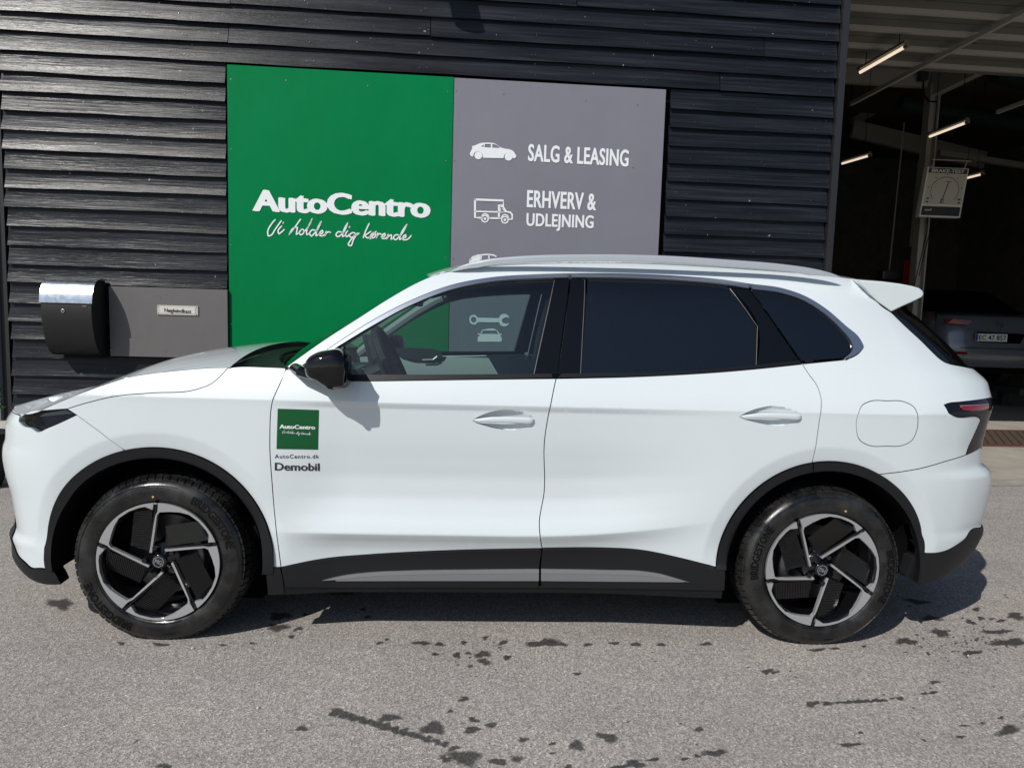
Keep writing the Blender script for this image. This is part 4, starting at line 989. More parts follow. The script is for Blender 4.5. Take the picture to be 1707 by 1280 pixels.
def body_panels(side):
    k = dict(side=side)
    # front wing
    aF = ang_of(0, FSEAM[-1]); aE = ang_of(0, (FD_FRONT[-1][0]-.03, FD_FRONT[-1][1]))
    pe = (WC[0][0]+RO*math.cos(R(0)), WC[0][1])
    p0 = (WC[0][0]+math.sqrt(RO**2-(lowF-WC[0][1])**2), lowF); a0 = ang_of(0, p0)
    wing = kink([HOODLINE, T((379, 614), (384, 613), (443, 612), (476, 613.5)), [T((476, 613.5))[0]]+FD_FRONT, [FD_FRONT[-1], p0], arc_tz(0, RO, a0, aF, 50), [FSEAM[2], FSEAM[1], FSEAM[0]], [FSEAM[0], HOODLINE[0]]])
    Panel().add(wing, raw=True, **k).obj('front_wing', M['paint'])
    # front door
    fd = kink([FD_FRONT, CL_F, FD_REAR[::-1], [FD_REAR[0]]+[p for p in BELTLOW if p[0] < FD_REAR[0][0]-.02]+[FD_FRONT[0]]])
    d1 = Panel().add(fd, [HD1], raw=True, **k) if False else Panel().add(fd, [smooth_curve(HD1, True, .008, 60)], raw=True, holegap=.0, **k)
    fdo = d1.obj('front_door', M['paint'])
    # rear door
    pr = CL_R[-1]; aR0 = ang_of(1, pr) % 360; rr0 = math.hypot(pr[0]-WC[1][0], pr[1]-WC[1][1])
    ps = RD_REAR[-1]; aR1 = ang_of(1, ps)
    rd = kink([FD_REAR, [FD_REAR[-1], CL_R[0]], CL_R, [pr]+arc_tz(1, RO, aR0, aR1, 30), RD_REAR[::-1], [RD_REAR[0]]+[p for p in BELTLOW if FD_REAR[0][0]+.02 < p[0] < RD_REAR[0][0]-.01]+[FD_REAR[0]]])
    rdo = Panel().add(rd, [smooth_curve(HD2, True, .008, 60)], raw=True, holegap=.0, **k).obj('rear_door', M['paint'])
    # side frame: pillar, cant rail, rear quarter
    pb = BUMS[0]; aB = ang_of(1, pb)
    quarter = kink([ROOFL, SPOILSEAM, GLASSB, GLASSB[-1:]+[(2.16, 1.185), (2.30, 1.165), (2.35, 1.06), (2.32, 1.04), TAIL[-1]], TAIL[::-1], [TAIL[0]]+TAILB[::-1][:1], TAILB[::-1][:-1], TAILB[::-1][-2:-1]+BUMS[::-1][2:], arc_tz(1, RO, aB, aR1, 30), RD_REAR[::-1],
                    [RD_REAR[0], BELTLOW[1], BELTLOW[0]], [BELTLOW[0]]+DLO[::-1], [DLO[0], T((484, 613.5))[0], AIN[0]]])
    qp = Panel().add(quarter, [FUEL_S], raw=True, holegap=.0015, **k).obj('body_side', M['paint'])
    Panel().add(FUEL_S, raw=True, gap=.0015, **k).obj('charging_flap' if side == -1 else 'charging_flap_blank', M['paint'], qp)
    # handles
    for HD, par in ((HD1, fdo), (HD2, rdo)):
        hs = smooth_curve(HD, True, .008, 60)
        Panel().add(hs, raw=True, gap=0, disp=dish(HD), sp=.008, flange=False, **k).obj('handle_recess', M['paint'], par)
        H = np.array(HD); x0, x1 = H[:, 0].min(), H[:, 0].max(); zc = H[0][1]
        g = MB(); pts = []; V = []; F = []; n = 14; m = 26
        zt = H[:, 1].max(); zb_ = H[:, 1].min()
        for i in range(m+1):
            s = i/m; x = x0+.004+(x1-x0-.006)*s
            zmid = H[0][1]+.0015+(.0015)*s+.006*math.sin(math.pi*s)**1.0; hh = (.0095*min(1, s/.30)**.7+.0020)*(1 if s < .93 else max(.35, (1-s)/.07)**.5)+.0015*s
            tk = (.011)*min(1, s/.2)**.8*(1 if s < .95 else max(.2, (1-s)/.05)**.5)+.002; lift = .002+.012*math.sin(math.pi*min(1, s*1.0))**.5*.8
            for a in range(n):
                th = 2*math.pi*a/n; ca, sa = math.cos(th), math.sin(th); ca = np.sign(ca)*abs(ca)**.7; sa = np.sign(sa)*abs(sa)**.7
                V.append(P3(np.float64(x), np.float64(zmid+hh*sa), side)+SN(np.float64(x), np.float64(zmid), side)*(lift+tk*.5*ca))
        for i in range(m):
            for a in range(n): F.append((i*n+a, i*n+(a+1) % n, (i+1)*n+(a+1) % n, (i+1)*n+a))
        F.append(tuple(range(n))); F.append(tuple(m*n+a for a in range(n)))
        h_ = mesh('door_handle', V, F, M['paint'], par, smooth=True)
    # charging the windows: chrome line, glass, appliques, belt strip
    return fdo, rdo, qp
FUEL_S = smooth_curve(FUEL, True, .01, 60)
parts = {s: body_panels(s) for s in (-1, 1)}
# chrome surround along the window tops
CH_IN = T((520, 606.5), (560, 581), (618, 546), (686, 509.5), (754, 483.5), (822, 470.5), (890, 466), (950, 464.2), (1070, 465.6), (1138, 469.2), (1206, 475.5), (1247, 482), (1308, 491), (1338, 501.5), (1370, 521), (1402, 550), (1419, 571.5), (1420.5, 576), (1405, 596.5))
def split(L1, L2, xa, xb):
    """piece of the band between curves L1 (outer) and L2 (inner) for xa < t < xb"""
    def cut(L_):
        c = smooth_curve(L_, False, .003, 70); return [tuple(p) for p in c if xa < p[0] < xb]
    return cut(L1), cut(L2)[::-1]
tB = tz((950, 457))[0]; tC = tz((1249, 474))[0]
for side in (-1, 1):
    fdo, rdo, qp = parts[side]; k = dict(side=side)
    a, c = split(DLO[1:], CH_IN, -9, tB-.003); Panel().add(a+c, raw=True, gap=.0026, off=.003, depth=.016, **k).obj('chrome_trim', M['chrome'], fdo)
    a, c = split(DLO[1:-1], CH_IN, tB+.003, tC-.003); Panel().add(a+c, raw=True, gap=.0026, off=.003, depth=.016, **k).obj('chrome_trim', M['chrome'], rdo)
    def cutpos(L_): cc = smooth_curve(L_, False, .015, 70); i = next(j for j, p in enumerate(cc) if p[0] > tC+.003); return [tuple(p) for p in cc[i:]]
    Panel().add(cutpos(DLO)+cutpos(CH_IN)[::-1], raw=True, gap=.0026, off=.003, depth=.016, **k).obj('chrome_trim', M['chrome'], qp)
    # belt strips
    def bl_(a, b_): c_ = smooth_curve(BELTLOW[::-1], False, .02, 60); return [tuple(p) for p in c_ if a < p[0] < b_]
    BT = T((560, 624.6), (600, 624.6), (700, 624.5), (800, 624), (928, 622.8), (968, 622.4), (1104, 620), (1206, 613.8), (1260, 608.5), (1333, 601), (1405, 596.5))
    def bt_(a, b_): c_ = smooth_curve(BT, False, .02, 60); return [tuple(p) for p in c_ if a < p[0] < b_][::-1]
    tD = tz((928, 627))[0]; tE = tz((1337, 604))[0]
    Panel().add(bl_(-.66, tD-.002)+bt_(-.66, tD-.002), raw=True, gap=.0006, off=.003, depth=.014, **k).obj('belt_strip', M['clad_low'], fdo)
    Panel().add(bl_(tD+.002, tE)+bt_(tD+.002, tE), raw=True, gap=.0006, off=.003, depth=.014, **k).obj('belt_strip', M['clad_low'], rdo)
    Panel().add(bl_(tE+.002, 1.30)+bt_(tE+.002, 1.30), raw=True, gap=.0006, off=.003, depth=.014, **k).obj('belt_strip', M['clad_low'], qp)
    # glass and gloss pillar covers
    def seg(L_, a, b_): c_ = smooth_curve(L_, False, .02, 70); return [tuple(p) for p in c_ if a < p[0] < b_]
    tq = tz((582, 560))[0]
    tri = [tz((572, 576)), tz((522, 607)), tz((498, 616)), tz((520, 625)), tz((567, 626))]
    Panel().add(tri, off=-.006, depth=.01, gap=0, ang=20, **k).obj('mirror_triangle', M['clad_low'], fdo)
    gl_top = seg(CH_IN, tz((573, 575))[0], tz((924, 466))[0]-.001)
    fg = kink([[tz((574, 626))]+[tz((575, 574))], gl_top, [tz((923.5, 465)), tz((889.5, 623.5))], BT_seg if False else [tz((889.5, 623.5)), tz((800, 625)), tz((700, 625.5)), tz((574, 626))]])
    Panel().add(fg, raw=True, off=-.010, depth=.004, gap=0, flange=False, **k).obj('front_side_window', M['glass'], fdo)
    Panel().add([tz(q) for q in ((925, 465.5), (949, 464.8), (928, 623.5), (891.5, 623.5))], off=-.004, depth=.012, ang=15, gap=.0005, **k).obj('pillar_cover', M['gloss'], fdo)
    Panel().add([tz(q) for q in ((951.5, 464.8), (974, 465.5), (967.5, 623), (930.5, 623.5))], off=-.004, depth=.012, ang=15, gap=.0005, **k).obj('pillar_cover', M['gloss'], rdo)
    rg = kink([seg(CH_IN, tz((975.5, 466))[0], tz((1216, 479.5))[0]), [tz((1216, 479.5)), tz((1262, 544.5)), tz((1260, 608.5))], [tz((1260, 608.5)), tz((1206, 614)), tz((1104, 620.2)), tz((969, 622.6))]])
    Panel().add(rg, raw=True, off=-.008, depth=.004, gap=0, flange=False, **k).obj('rear_side_window', M['tint'], rdo)
    Panel().add(kink([[tz((1218.5, 480)), tz((1249, 482.5))], [tz((1249, 482.5)), tz((1333, 601.5))], [tz((1333, 601.5)), tz((1262.5, 608.4))], [tz((1262.5, 608.4)), tz((1264.5, 543.8)), tz((1218.5, 480))]]), raw=True, off=-.004, depth=.012, gap=.0005, **k).obj('pillar_cover', M['gloss'], rdo)
    qg = kink([[tz((1337, 600.8)), tz((1252, 483))], cutpos(CH_IN), [tz((1405, 596.5)), tz((1337, 600.8))]])
    Panel().add(qg, raw=True, off=-.006, depth=.004, gap=0.001, flange=False, **k).obj('quarter_window', M['tint'], qp)
    # window run channels seen as thin pale lines
    for q1, q2, par in (((924.3, 466), (890.3, 623), fdo), ((975, 466), (968, 622.5), rdo), ((1217, 480), (1263.3, 544), rdo), ((1263.3, 544), (1261.2, 608), rdo)):
        a_, b_ = tz(q1), tz(q2); nseg = 10; pts = [P3(np.float64(a_[0]+(b_[0]-a_[0])*i/nseg), np.float64(a_[1]+(b_[1]-a_[1])*i/nseg), side, -.004) for i in range(nseg+1)]
        g = MB(); g.tube(pts, .0016, 6); g.obj('window_channel', mat('brown_grey_rubber', (.085, .078, .08), .4) if 'brown_grey_rubber' not in bpy.data.materials else bpy.data.materials['brown_grey_rubber'], par)

# ---- front bumper, tail, tailgate (both halves in one mesh)
def both(name, fn, m, parent=car):
    p = Panel()
    for s in (-1, 1): fn(p, s)
    return p.obj(name, m, parent)
pHL = HEAD
aFs = ang_of(0, FSEAM[-1])
zbl = tz((86, 949))[1]
BL_TOP = T((86, 949), (70, 946.5), (52.5, 945.5), (42, 936), (32.5, 927))+[(-2.12, .425), (-2.2, .45), (-2.4, .44), (-2.6, .41), (-3.0, .41)]
def arc_x(w, r, z, sgn): return (WC[w][0]+sgn*math.sqrt(max(0, r*r-(z-WC[w][1])**2)), z)
pF = arc_x(0, RO, BL_TOP[0][1], -1)
def fb(p, s):
    out = kink([[FSEAM[0], FSEAM[1], FSEAM[2]], arc_tz(0, RO, aFs, ang_of(0, pF) % 360, 50), [pF]+BL_TOP[1:], [(-3.0, .41), (-3.0, .885)], [(-3.0, .885), (-2.6, .885), (-2.3, .89), (-2.17, .90), tz((33, 692))], [tz((33, 692)), HEAD[0]], [HEAD[0], HEAD[-1], HEAD[-2], HEAD[-3], HEAD[-4], HEAD[-5], FSEAM[0]]])
    p.add(out, raw=True, side=s)
both('front_bumper', fb, M['paint'])
def fl(p, s):
    lo = T((94, 974), (75, 972.5), (50, 965.5), (30, 950))+[(-2.14, .30), (-2.3, .29), (-2.6, .27), (-3.0, .26)]
    q0 = (tz((94, 974))); c1 = arc_x(0, RO-.03, q0[1], -1)
    out = kink([[pF]+BL_TOP[1:], [(-3.0, .41), (-3.0, .26)], lo[::-1], [lo[0], (lo[0][0]+.03, lo[0][1]+.004), (pF[0]+.028, pF[1]-.004), pF]])
    p.add(out, raw=True, side=s, off=.004, depth=.05)
both('lower_lip', fl, M['clad'])
# headlights
for s in (-1, 1):
    hl = Panel().add(HEAD, side=s, off=-.028, depth=.02, gap=.0, sp=.012, step=.01, ang=45).obj('headlight', M['gloss'])
    Panel().add([tz(q) for q in ((62, 717.5), (70, 706), (62, 697), (110, 690), (121, 692), (104, 701))], side=s, off=-.018, depth=.01, gap=0, ang=20).obj('reflector', M['lampin'], hl)
    Panel().add([tz(q) for q in ((60, 695), (68, 689.5), (106, 684), (118, 690))], side=s, off=-.014, depth=.006, gap=0, ang=20).obj('daytime_strip', M['silver'], hl)
    Panel().add(HEAD, side=s, off=-.003, gap=.0012, sp=.012, step=.01, ang=45, flange=False).obj('lens', glass_mat('lamp_cover', (.45, .5, .56), gl=.35) if 'lamp_cover' not in bpy.data.materials else bpy.data.materials['lamp_cover'], hl)
# rear bumper
RB_TOP = T((1557, 921), (1578, 917), (1602, 903), (1620, 882))+[(2.18, .48), (2.30, .47), (2.6, .46), (3.0, .46)]
pRb = arc_x(1, RO, RB_TOP[0][1], 1)
aBs = ang_of(1, BUMS[0])
def rb(p, s):
    out = kink([[BUMS[0]]+arc_tz(1, RO, aBs, ang_of(1, pRb), 40)[1:], [pRb]+RB_TOP[1:], [(3.0, .46), (3.0, .80)], [(3.0, .80), (2.6, .80), (2.3, .81), (2.24, .825), TAILB[0]], [TAILB[0], TAILB[1]]+BUMS[::-1][2:]])
    p.add(out, raw=True, side=s)
both('rear_bumper', rb, M['paint'])
def rl_(p, s):
    lo = T((1531, 974), (1574, 960), (1600, 943))+[(2.16, .33), (2.3, .30), (2.6, .28), (3.0, .28)]
    q0 = arc_x(1, RO-.05, .33, 1)
    out = kink([RB_TOP[:1]+RB_TOP[1:], [(3.0, .46), (3.0, .28)], lo[::-1], [lo[0], (WC[1][0]+RO-.06, .30), (WC[1][0]+RO-.055, RB_TOP[0][1]-.01), (pRb[0], RB_TOP[0][1]), RB_TOP[0]]])
    p.add(out, raw=True, side=s, off=.004, depth=.05)
both('rear_lower_lip', rl_, M['clad'])
# tail lights
for s in (-1, 1):
    tl = Panel().add(kink([TAIL_TZ[:5], TAIL_TZ[4:9], TAIL_TZ[8:10], TAIL_TZ[9:12], TAIL_TZ[11:]]), raw=True, side=s, off=.002, depth=.03, gap=.0012, sp=.015).obj('tail_light', M['lamp'])
    rs = [tz(q) for q in ((1599, 678), (1645, 674.5), (1646, 680.5), (1612, 684.5), (1603, 683.5))]
    Panel().add(rs, side=s, off=.006, depth=.004, gap=0, ang=25, sp=.012).obj('red_lens', M['redlens'], tl)
    Panel().add([tz(q) for q in ((1598, 676.3), (1646, 673), (1646, 674), (1599, 677.6))], side=s, off=.007, depth=.003, gap=0, ang=20).obj('light_bar', mat('pale_red', (.30, .16, .18), .3) if 'pale_red' not in bpy.data.materials else bpy.data.materials['pale_red'], tl)
# tailgate below the glass
def tgp(p, s):
    out = [(2.36, 1.06), (2.6, 1.07), (3.0, 1.08), (3.0, .81), (2.6, .81), (2.31, .82), (2.25, .84), (2.27, .93), (2.31, 1.0), (2.34, 1.04)]
    out2 = [(2.37, 1.16), (2.6, 1.17), (3.0, 1.18), (3.0, 1.09), (2.6, 1.08), (2.37, 1.07)]
    p.add(out2, side=s, ang=30); p.add(out, side=s, ang=30)
tg = both('tailgate', tgp, M['paint'])
def rgp(p, s):
    g0 = [GLASSB[0], GLASSB[1], GLASSB[2], GLASSB[3]]
    out = kink([g0, [g0[-1], (2.16, 1.19), (2.35, 1.18), (3.0, 1.19)], [(3.0, 1.19), (3.0, 1.47)], [(3.0, 1.47), (2.5, 1.47), tz((1527, 504)), GLASSB[0]]])
    p.add(out, raw=True, side=s, off=-.004)
both('rear_window', rgp, M['gloss'], tg)
# spoiler: closed outline lofted across the car
def spoiler():
    OUT = [(1434, 467), (1470, 469.5), (1500, 473.2), (1520, 477), (1532, 480.3), (1538, 485), (1540, 490.5), (1537, 495.5), (1522, 503), (1503, 511.5), (1485.5, 520)]
    pts = []
    for q in OUT:
        yv = float(np.interp(q[0], [1434, 1485, 1540], [-.660, -.652, -.636])); pts.append(at(q, 1, yv))
    pts.append(np.array(P3(*np.float64(tz((1462, 500))), -1, -.012)))
    pts = pts[:-1]+[at((1465, 504.5), 1, -.655), at((1449, 489), 1, -.662)]
    n = len(pts); rows = []; ys = np.linspace(-1, 1, 41)
    x0 = min(p[0] for p in pts); x1 = max(p[0] for p in pts)
    for u in ys:
        a = 1-abs(u)**2.2; e = 1-abs(u)**14; row = []
        for p in pts:
            f = (p[0]-x0)/(x1-x0); row.append((p[0]+(.10*f+.02)*a, p[1]*(-u)*1.0 if False else abs(p[1])*u, p[2]+.038*a))
        rows.append(row)
    V = [q for row in rows for q in row]; F = []
    for i in range(40):
        for k in range(n): F.append((i*n+k, (i+1)*n+k, (i+1)*n+(k+1) % n, i*n+(k+1) % n))
    F.append(tuple(range(n))); F.append(tuple(40*n+k for k in range(n))[::-1])
    o = mesh('spoiler', V, F, M['paint'], tg, smooth=True); bevel(o, .005, 3)
    me = o.data
    bm_ = __import__('bmesh').new(); bm_.from_mesh(me); __import__('bmesh').ops.recalc_face_normals(bm_, faces=bm_.faces); 
    for e in bm_.edges:
        if len(e.link_faces) == 2 and e.calc_face_angle(0) > R(30): e.smooth = False
    bm_.to_mesh(me); bm_.free()
spoiler()
# roof and tailgate top
def rowsR(curve, n, crown, lift=0, bow=lambda s: 0):
    c = smooth_curve(curve, False, .03, 80); rows = []
    for i, (t, z) in enumerate(c):
        x, h = shell(np.float64(t), np.float64(z)); s = i/(len(c)-1); row = []
        for j in range(n+1):
            y = -h+2*h*j/n; a = max(0.0, 1-abs(y/h)**2.2) if h > 1e-6 else 0; row.append((float(x)-bow(s)*a, float(y), float(z)+crown(s, float(x))*a+lift))
        rows.append(row)
    return rows
roofc = ROOFL[5:]
p = Panel(); p.quad_strip(rowsR(roofc, 36, lambda s, x: (.038+.022*min(1, s*6)) if x < .8 else .060-.02*(x-.8), 0, lambda s: .05*max(0, 1-s*4)-.04*s)); p.obj('roof', M['paint'])
# windscreen
p = Panel(); p.quad_strip(rowsR([(a, b_) for a, b_ in AIN], 40, lambda s, x: .005+.012*s, -.004, lambda s: .15*(1-s)+.04*s)); p.obj('windscreen', M['wind'])
# bonnet: flank on the skin, crowned top
_hc = pchip([-2.3, -2.1, -1.95, -1.64, -1.34, -1.1], [.0, .016, .032, .050, .060, .062])
def hcrown(x): return float(_hc(x))
def hoodfn(p):
    for s in (-1, 1):
        out = kink([HOODLINE, [HOODLINE[-1], KLINE[0]], KN, [KN[-1], (-2.85, .885), (-2.6, .885), (-2.3, .89), (-2.16, .898)]+[tz((33, 691))], [HEAD[1], HEAD[2], HEAD[3], HEAD[4]], [HEAD[4], HOODLINE[0]]])
        p.add(out, raw=True, side=s, gap=.0015)
hp = Panel(); hoodfn(hp)
kc = smooth_curve(KN, False, .03, 80); rows = []
for (t, z) in kc:
    x, h = shell(np.float64(t), np.float64(z)); x = float(x); h = float(h); row = []
    for j in range(49):
        y = -h+2*h*j/48; a = max(0.0, 1-abs(y/h)**2.4); bow = .03*float(sst(-2.1, -1.1, x))
        rid = .010*math.exp(-((abs(y)-.62)/.10)**2)*float(sst(-2.1, -1.6, x))
        row.append((x-bow*a, y, z+hcrown(x)*a))
    rows.append(row)
hp.quad_strip(rows); hood = hp.obj('bonnet', M['paint'])
HR = rows[0]
# cowl between bonnet and windscreen
wb = rowsR([AIN[0], AIN[1]], 48, lambda s, x: .005, -.004, lambda s: .15)[0]
rows2 = []
for k_ in range(5):
    f_ = k_/4; rows2.append([tuple(np.array(a)*(1-f_)+np.array(b_)*f_+np.array([0, 0, -.035*math.sin(math.pi*min(1, f_+.15))-.012*(1-f_)])) for a, b_ in zip(HR, wb)])
p = Panel(); p.quad_strip(rows2); p.obj('cowl', M['clad_low'])
for y0, y1 in ((-.62, .02), (.05, .55)):
    g = MB(); pts = []
    for k_ in range(9):
        y = y0+(y1-y0)*k_/8; j = int((y+.8)/1.6*48); q = np.array(wb[min(48, max(0, j))]); pts.append((q[0]-.03, y, q[2]+.012))
    g.tube(pts, .008, 6); g.obj('wiper', M['black'])
    bpy.data.objects[g and 'wiper' if False else car.children[-1].name]
for o in [o for o in bpy.data.objects if o.name.startswith('wiper') and o.parent is None]: o.parent = car

# ---- wheel arch cladding and sills
for s in (-1, 1):
    k = dict(side=s)
    pIn = .420
    aS = ang_of(0, arc_x(0, RO, lowF, 1)); aE = ang_of(0, pF) % 360
    Panel().add(arc_tz(0, RO+.002, aS-3, aE, 70)+arc_tz(0, .415, aE+1.5, aS-4, 70), raw=True, gap=0, off=.010, depth=.05, sp=.022, **k).obj('wheel_arch_trim', M['clad'])
    pr = CL_R[-1]; a0 = (ang_of(1, pr)) % 360; a1 = ang_of(1, pRb)
    aJ = ang_of(1, RD_REAR[-1]); aK = ang_of(1, BUMS[0])
    for u0, u1 in ((a1, aJ-.25), (aJ+.25, a0+1.5)):
        Panel().add(arc_tz(1, RO+.002, u0, u1, 60)+arc_tz(1, .415, u1, u0, 60), raw=True, gap=0, off=.010, depth=.05, sp=.022, **k).obj('wheel_arch_trim', M['clad'])
    # door cladding
    fdo, rdo, qp = parts[s]
    Bf = T((897.5, 968), (899, 978))
    DB = T((475, 977), (560, 977.5), (700, 977.5), (898, 978))
    o1 = Panel().add(kink([CL_F, [CL_F[-1], tz((899, 945)), tz((898, 978))], DB[::-1], [DB[0], CL_F[0]]]), raw=True, off=.008, depth=.03, gap=.0016, sp=.02, **k).obj('door_cladding', M['clad'], fdo)
    DB2 = T((901.5, 978), (1000, 979), (1120, 981), (1207, 982.5))
    o2 = Panel().add(kink([CL_R, [CL_R[-1], tz((1208, 950)), tz((1207, 982.5))], DB2[::-1], [DB2[0], tz((901, 945)), CL_R[0]]]), raw=True, off=.008, depth=.03, gap=.0016, sp=.02, **k).obj('door_cladding', M['clad'], rdo)
    # silver inserts with two facets
    t1 = T((537, 965.5), (560, 959.5), (582, 955.5), (620, 951.5), (674, 949), (795, 947), (898, 946)); m1 = T((898, 953.5), (795, 954), (674, 956), (600, 959.5), (560, 964)); b1 = T((898, 966), (795, 966), (674, 966), (560, 966.5))
    ip = Panel(); ip.add(kink([t1, m1, [m1[-1], t1[0]]]), raw=True, off=.013, depth=.006, gap=.0002, sp=.015, **k).obj('sill_insert', M['silver'], fdo)
    Panel().add(kink([m1[::-1], b1, [b1[-1], m1[-1]]]), raw=True, off=.0115, depth=.006, gap=.0002, sp=.015, **k).obj('sill_insert', M['insert'], fdo)
    t2 = T((901.5, 946), (1002, 947.6), (1078, 950.5), (1100, 954), (1118, 959), (1148, 968)); m2 = T((1140, 967), (1110, 961.5), (1078, 957.5), (1002, 955), (901.5, 953.5)); b2 = T((901.5, 966), (1002, 967), (1078, 967.5), (1140, 968))
    Panel().add(kink([t2, [t2[-1], m2[0]], m2]), raw=True, off=.013, depth=.006, gap=.0002, sp=.015, **k).obj('sill_insert', M['silver'], rdo)
    Panel().add(kink([m2[::-1], [m2[0], b2[-1]], b2[::-1]]), raw=True, off=.0115, depth=.006, gap=.0002, sp=.015, **k).obj('sill_insert', M['insert'], rdo)
    # sill below doors
    xs0 = arc_x(0, .425, .28, 1)[0]; xs1 = arc_x(1, .425, .28, -1)[0]
    zt1, zt2 = DB[0][1]-.002, DB2[-1][1]-.002; zb1 = tz((600, 988))[1]; zb2 = tz((1100, 993))[1]
    Panel().add([(xs0+.01, zt1+.0), (0, (zt1+zt2)/2), (xs1, zt2), (xs1, zb2), (0, zb2), (xs0+.03, zb1)], off=.000, depth=.12, gap=0, ang=15, **k).obj('sill', M['clad_low'])
    pj = arc_x(0, RO, lowF, 1)
    Panel().add([pj, (FD_FRONT[-1][0]-.002, lowF), (DB[0][0]-.004, DB[0][1]), (DB[0][0]-.004, zb1+.005), (arc_x(0, .425, .27, 1)[0]+.012, zb1+.005), (arc_x(0, .425, .33, 1)[0], .33)], off=.006, depth=.05, gap=.001, ang=15, **k).obj('sill_end', M['clad'])
    # inner blackness
    for w_ in (0, 1):
        g = Panel(); rows = []
        for a in np.linspace(R(-8), R(188), 40): rows.append([(WC[w_][0]+rr_*math.cos(a), s*y, WC[w_][1]+rr_*math.sin(a)) for y, rr_ in ((.915, .4145), (.80, .418), (.62, .42), (.45, .42))])
        g.quad_strip(rows); g.obj('wheel_arch_liner', M['black'])
        gg = MB(); gg.tube([(WC[w_][0], s*.44, WC[w_][1]), (WC[w_][0], s*.46, WC[w_][1])], .44, 28, up=(0, 0, 1)); gg.obj('inner_wing', M['black'])
g = MB(); g.box((.02, 0, .255), (.86, .83, .045)); g.box((0, 0, .33), (2.0, .43, .09)); g.obj('underbody', M['black'])
for o in [o for o in COL.objects if o.name.startswith('underbody') and o.parent is None]: o.parent = car
for o in [o for o in COL.objects if (o.name.startswith('wiper') or o.name.startswith('inner_wing')) and o.parent is None]: o.parent = car
# roof rails
for s in (-1, 1):
    top = [(749, 453.5), (758, 448.5), (771, 442.5), (805, 433.5), (856, 427.8), (905, 425.2), (960, 424.2), (1030, 424.2), (1104, 426.2), (1206, 432.5), (1308, 441), (1350, 447), (1385, 455.5), (1400, 461)]
    P = [at(q, 1, -.655) for q in top]; P = smooth_curve(P, False, .03, 80); V = []; F = []; m = len(P)
    prof = [(-.016, -1), (-.016, -.35), (-.012, -.08), (-.004, 0), (.006, 0), (.014, -.1), (.016, -.4), (.016, -1)]
    for i, p_ in enumerate(P):
        f_ = i/(m-1); hgt = .027*min(1, min(f_, 1-f_)/.09)**.7+.002; wd = min(1, min(f_, 1-f_)/.06)**.5*.9+.1
        for (dy, dz) in prof: V.append((p_[0], s*(.655-dy*wd*1.0*(1 if True else 1)), p_[2]+dz*hgt))
    n = len(prof)
    for i in range(m-1):
        for j in range(n): F.append((i*n+j, (i+1)*n+j, (i+1)*n+(j+1) % n, i*n+(j+1) % n))
    F.append(tuple(range(n))); F.append(tuple((m-1)*n+j for j in range(n)))
    o = mesh('roof_rail', V, F, M['rail'], car, smooth=False); bevel(o, .003, 2)

# ---- door mirrors
def door_mirror(side):
    OUT = [(510.2, 612), (511.5, 604), (516.6, 595), (528, 587.7), (547.5, 583), (565.6, 582), (576, 587.7), (582, 598), (583.6, 611), (582, 630), (579.8, 645), (566, 647.5), (551, 646.5), (541, 641), (529.5, 634), (514, 626)]
    O = [at(q, 1, -.99) for q in OUT]; O = smooth_curve([(p[0], p[2]) for p in O], True, .012, 75); O = np.array(O); c = O.mean(0)
    V = []; F = []; n = len(O); st_ = [(-.885, .66), (-.90, .84), (-.925, .955), (-.96, 1.0), (-1.0, 1.0), (-1.032, .965), (-1.052, .88), (-1.064, .74), (-1.070, .5), (-1.072, .2)]
    for y, k in st_:
        for q in O: qq = c+(q-c)*k; V.append((qq[0]+(.012*(1-k) if y > -1 else .02*(1-k)), -side*y, qq[1]))
    for i in range(len(st_)-1):
        for j in range(n): F.append((i*n+j, i*n+(j+1) % n, (i+1)*n+(j+1) % n, (i+1)*n+j))
    F.append(tuple(range(n))); F.append(tuple((len(st_)-1)*n+j for j in range(n)))
    mi = mesh('door_mirror', V, F, M['gloss'], car, smooth=True)
    A = at((494, 611), 1, -.90); B = at((528, 629), 1, -.97)
    g = MB(); g.tube([(A[0]-.01, side*.87, A[2]-.008), (A[0]+.03, side*.93, A[2]-.018), (B[0], side*.97, B[2])], [.020, .022, .016], 12, flat=1.3); g.obj('mirror_stalk', M['gloss'], mi)
    q = at((552, 643), 1, -1.03); g = MB(); g.tube([(q[0], side*1.0, q[2]-.004), (q[0], side*1.062, q[2]+.006)], [.014, .014], 14, up=(0, 0, 1)); bevel(g.obj('camera_eye', M['black'], mi), .003)
    mg = np.array([(p[0], p[1]) for p in O]); xr = mg[:, 0].max()
    g = MB(); g.add([(xr-.016, side*.94, c[1]+.045), (xr-.0035, side*1.05, c[1]+.045), (xr-.0035, side*1.05, c[1]-.05), (xr-.016, side*.94, c[1]-.05)], [(0, 1, 2, 3)]); g.obj('mirror_glass', M['chrome'], mi)
    return mi
for s in (-1, 1): door_mirror(s)

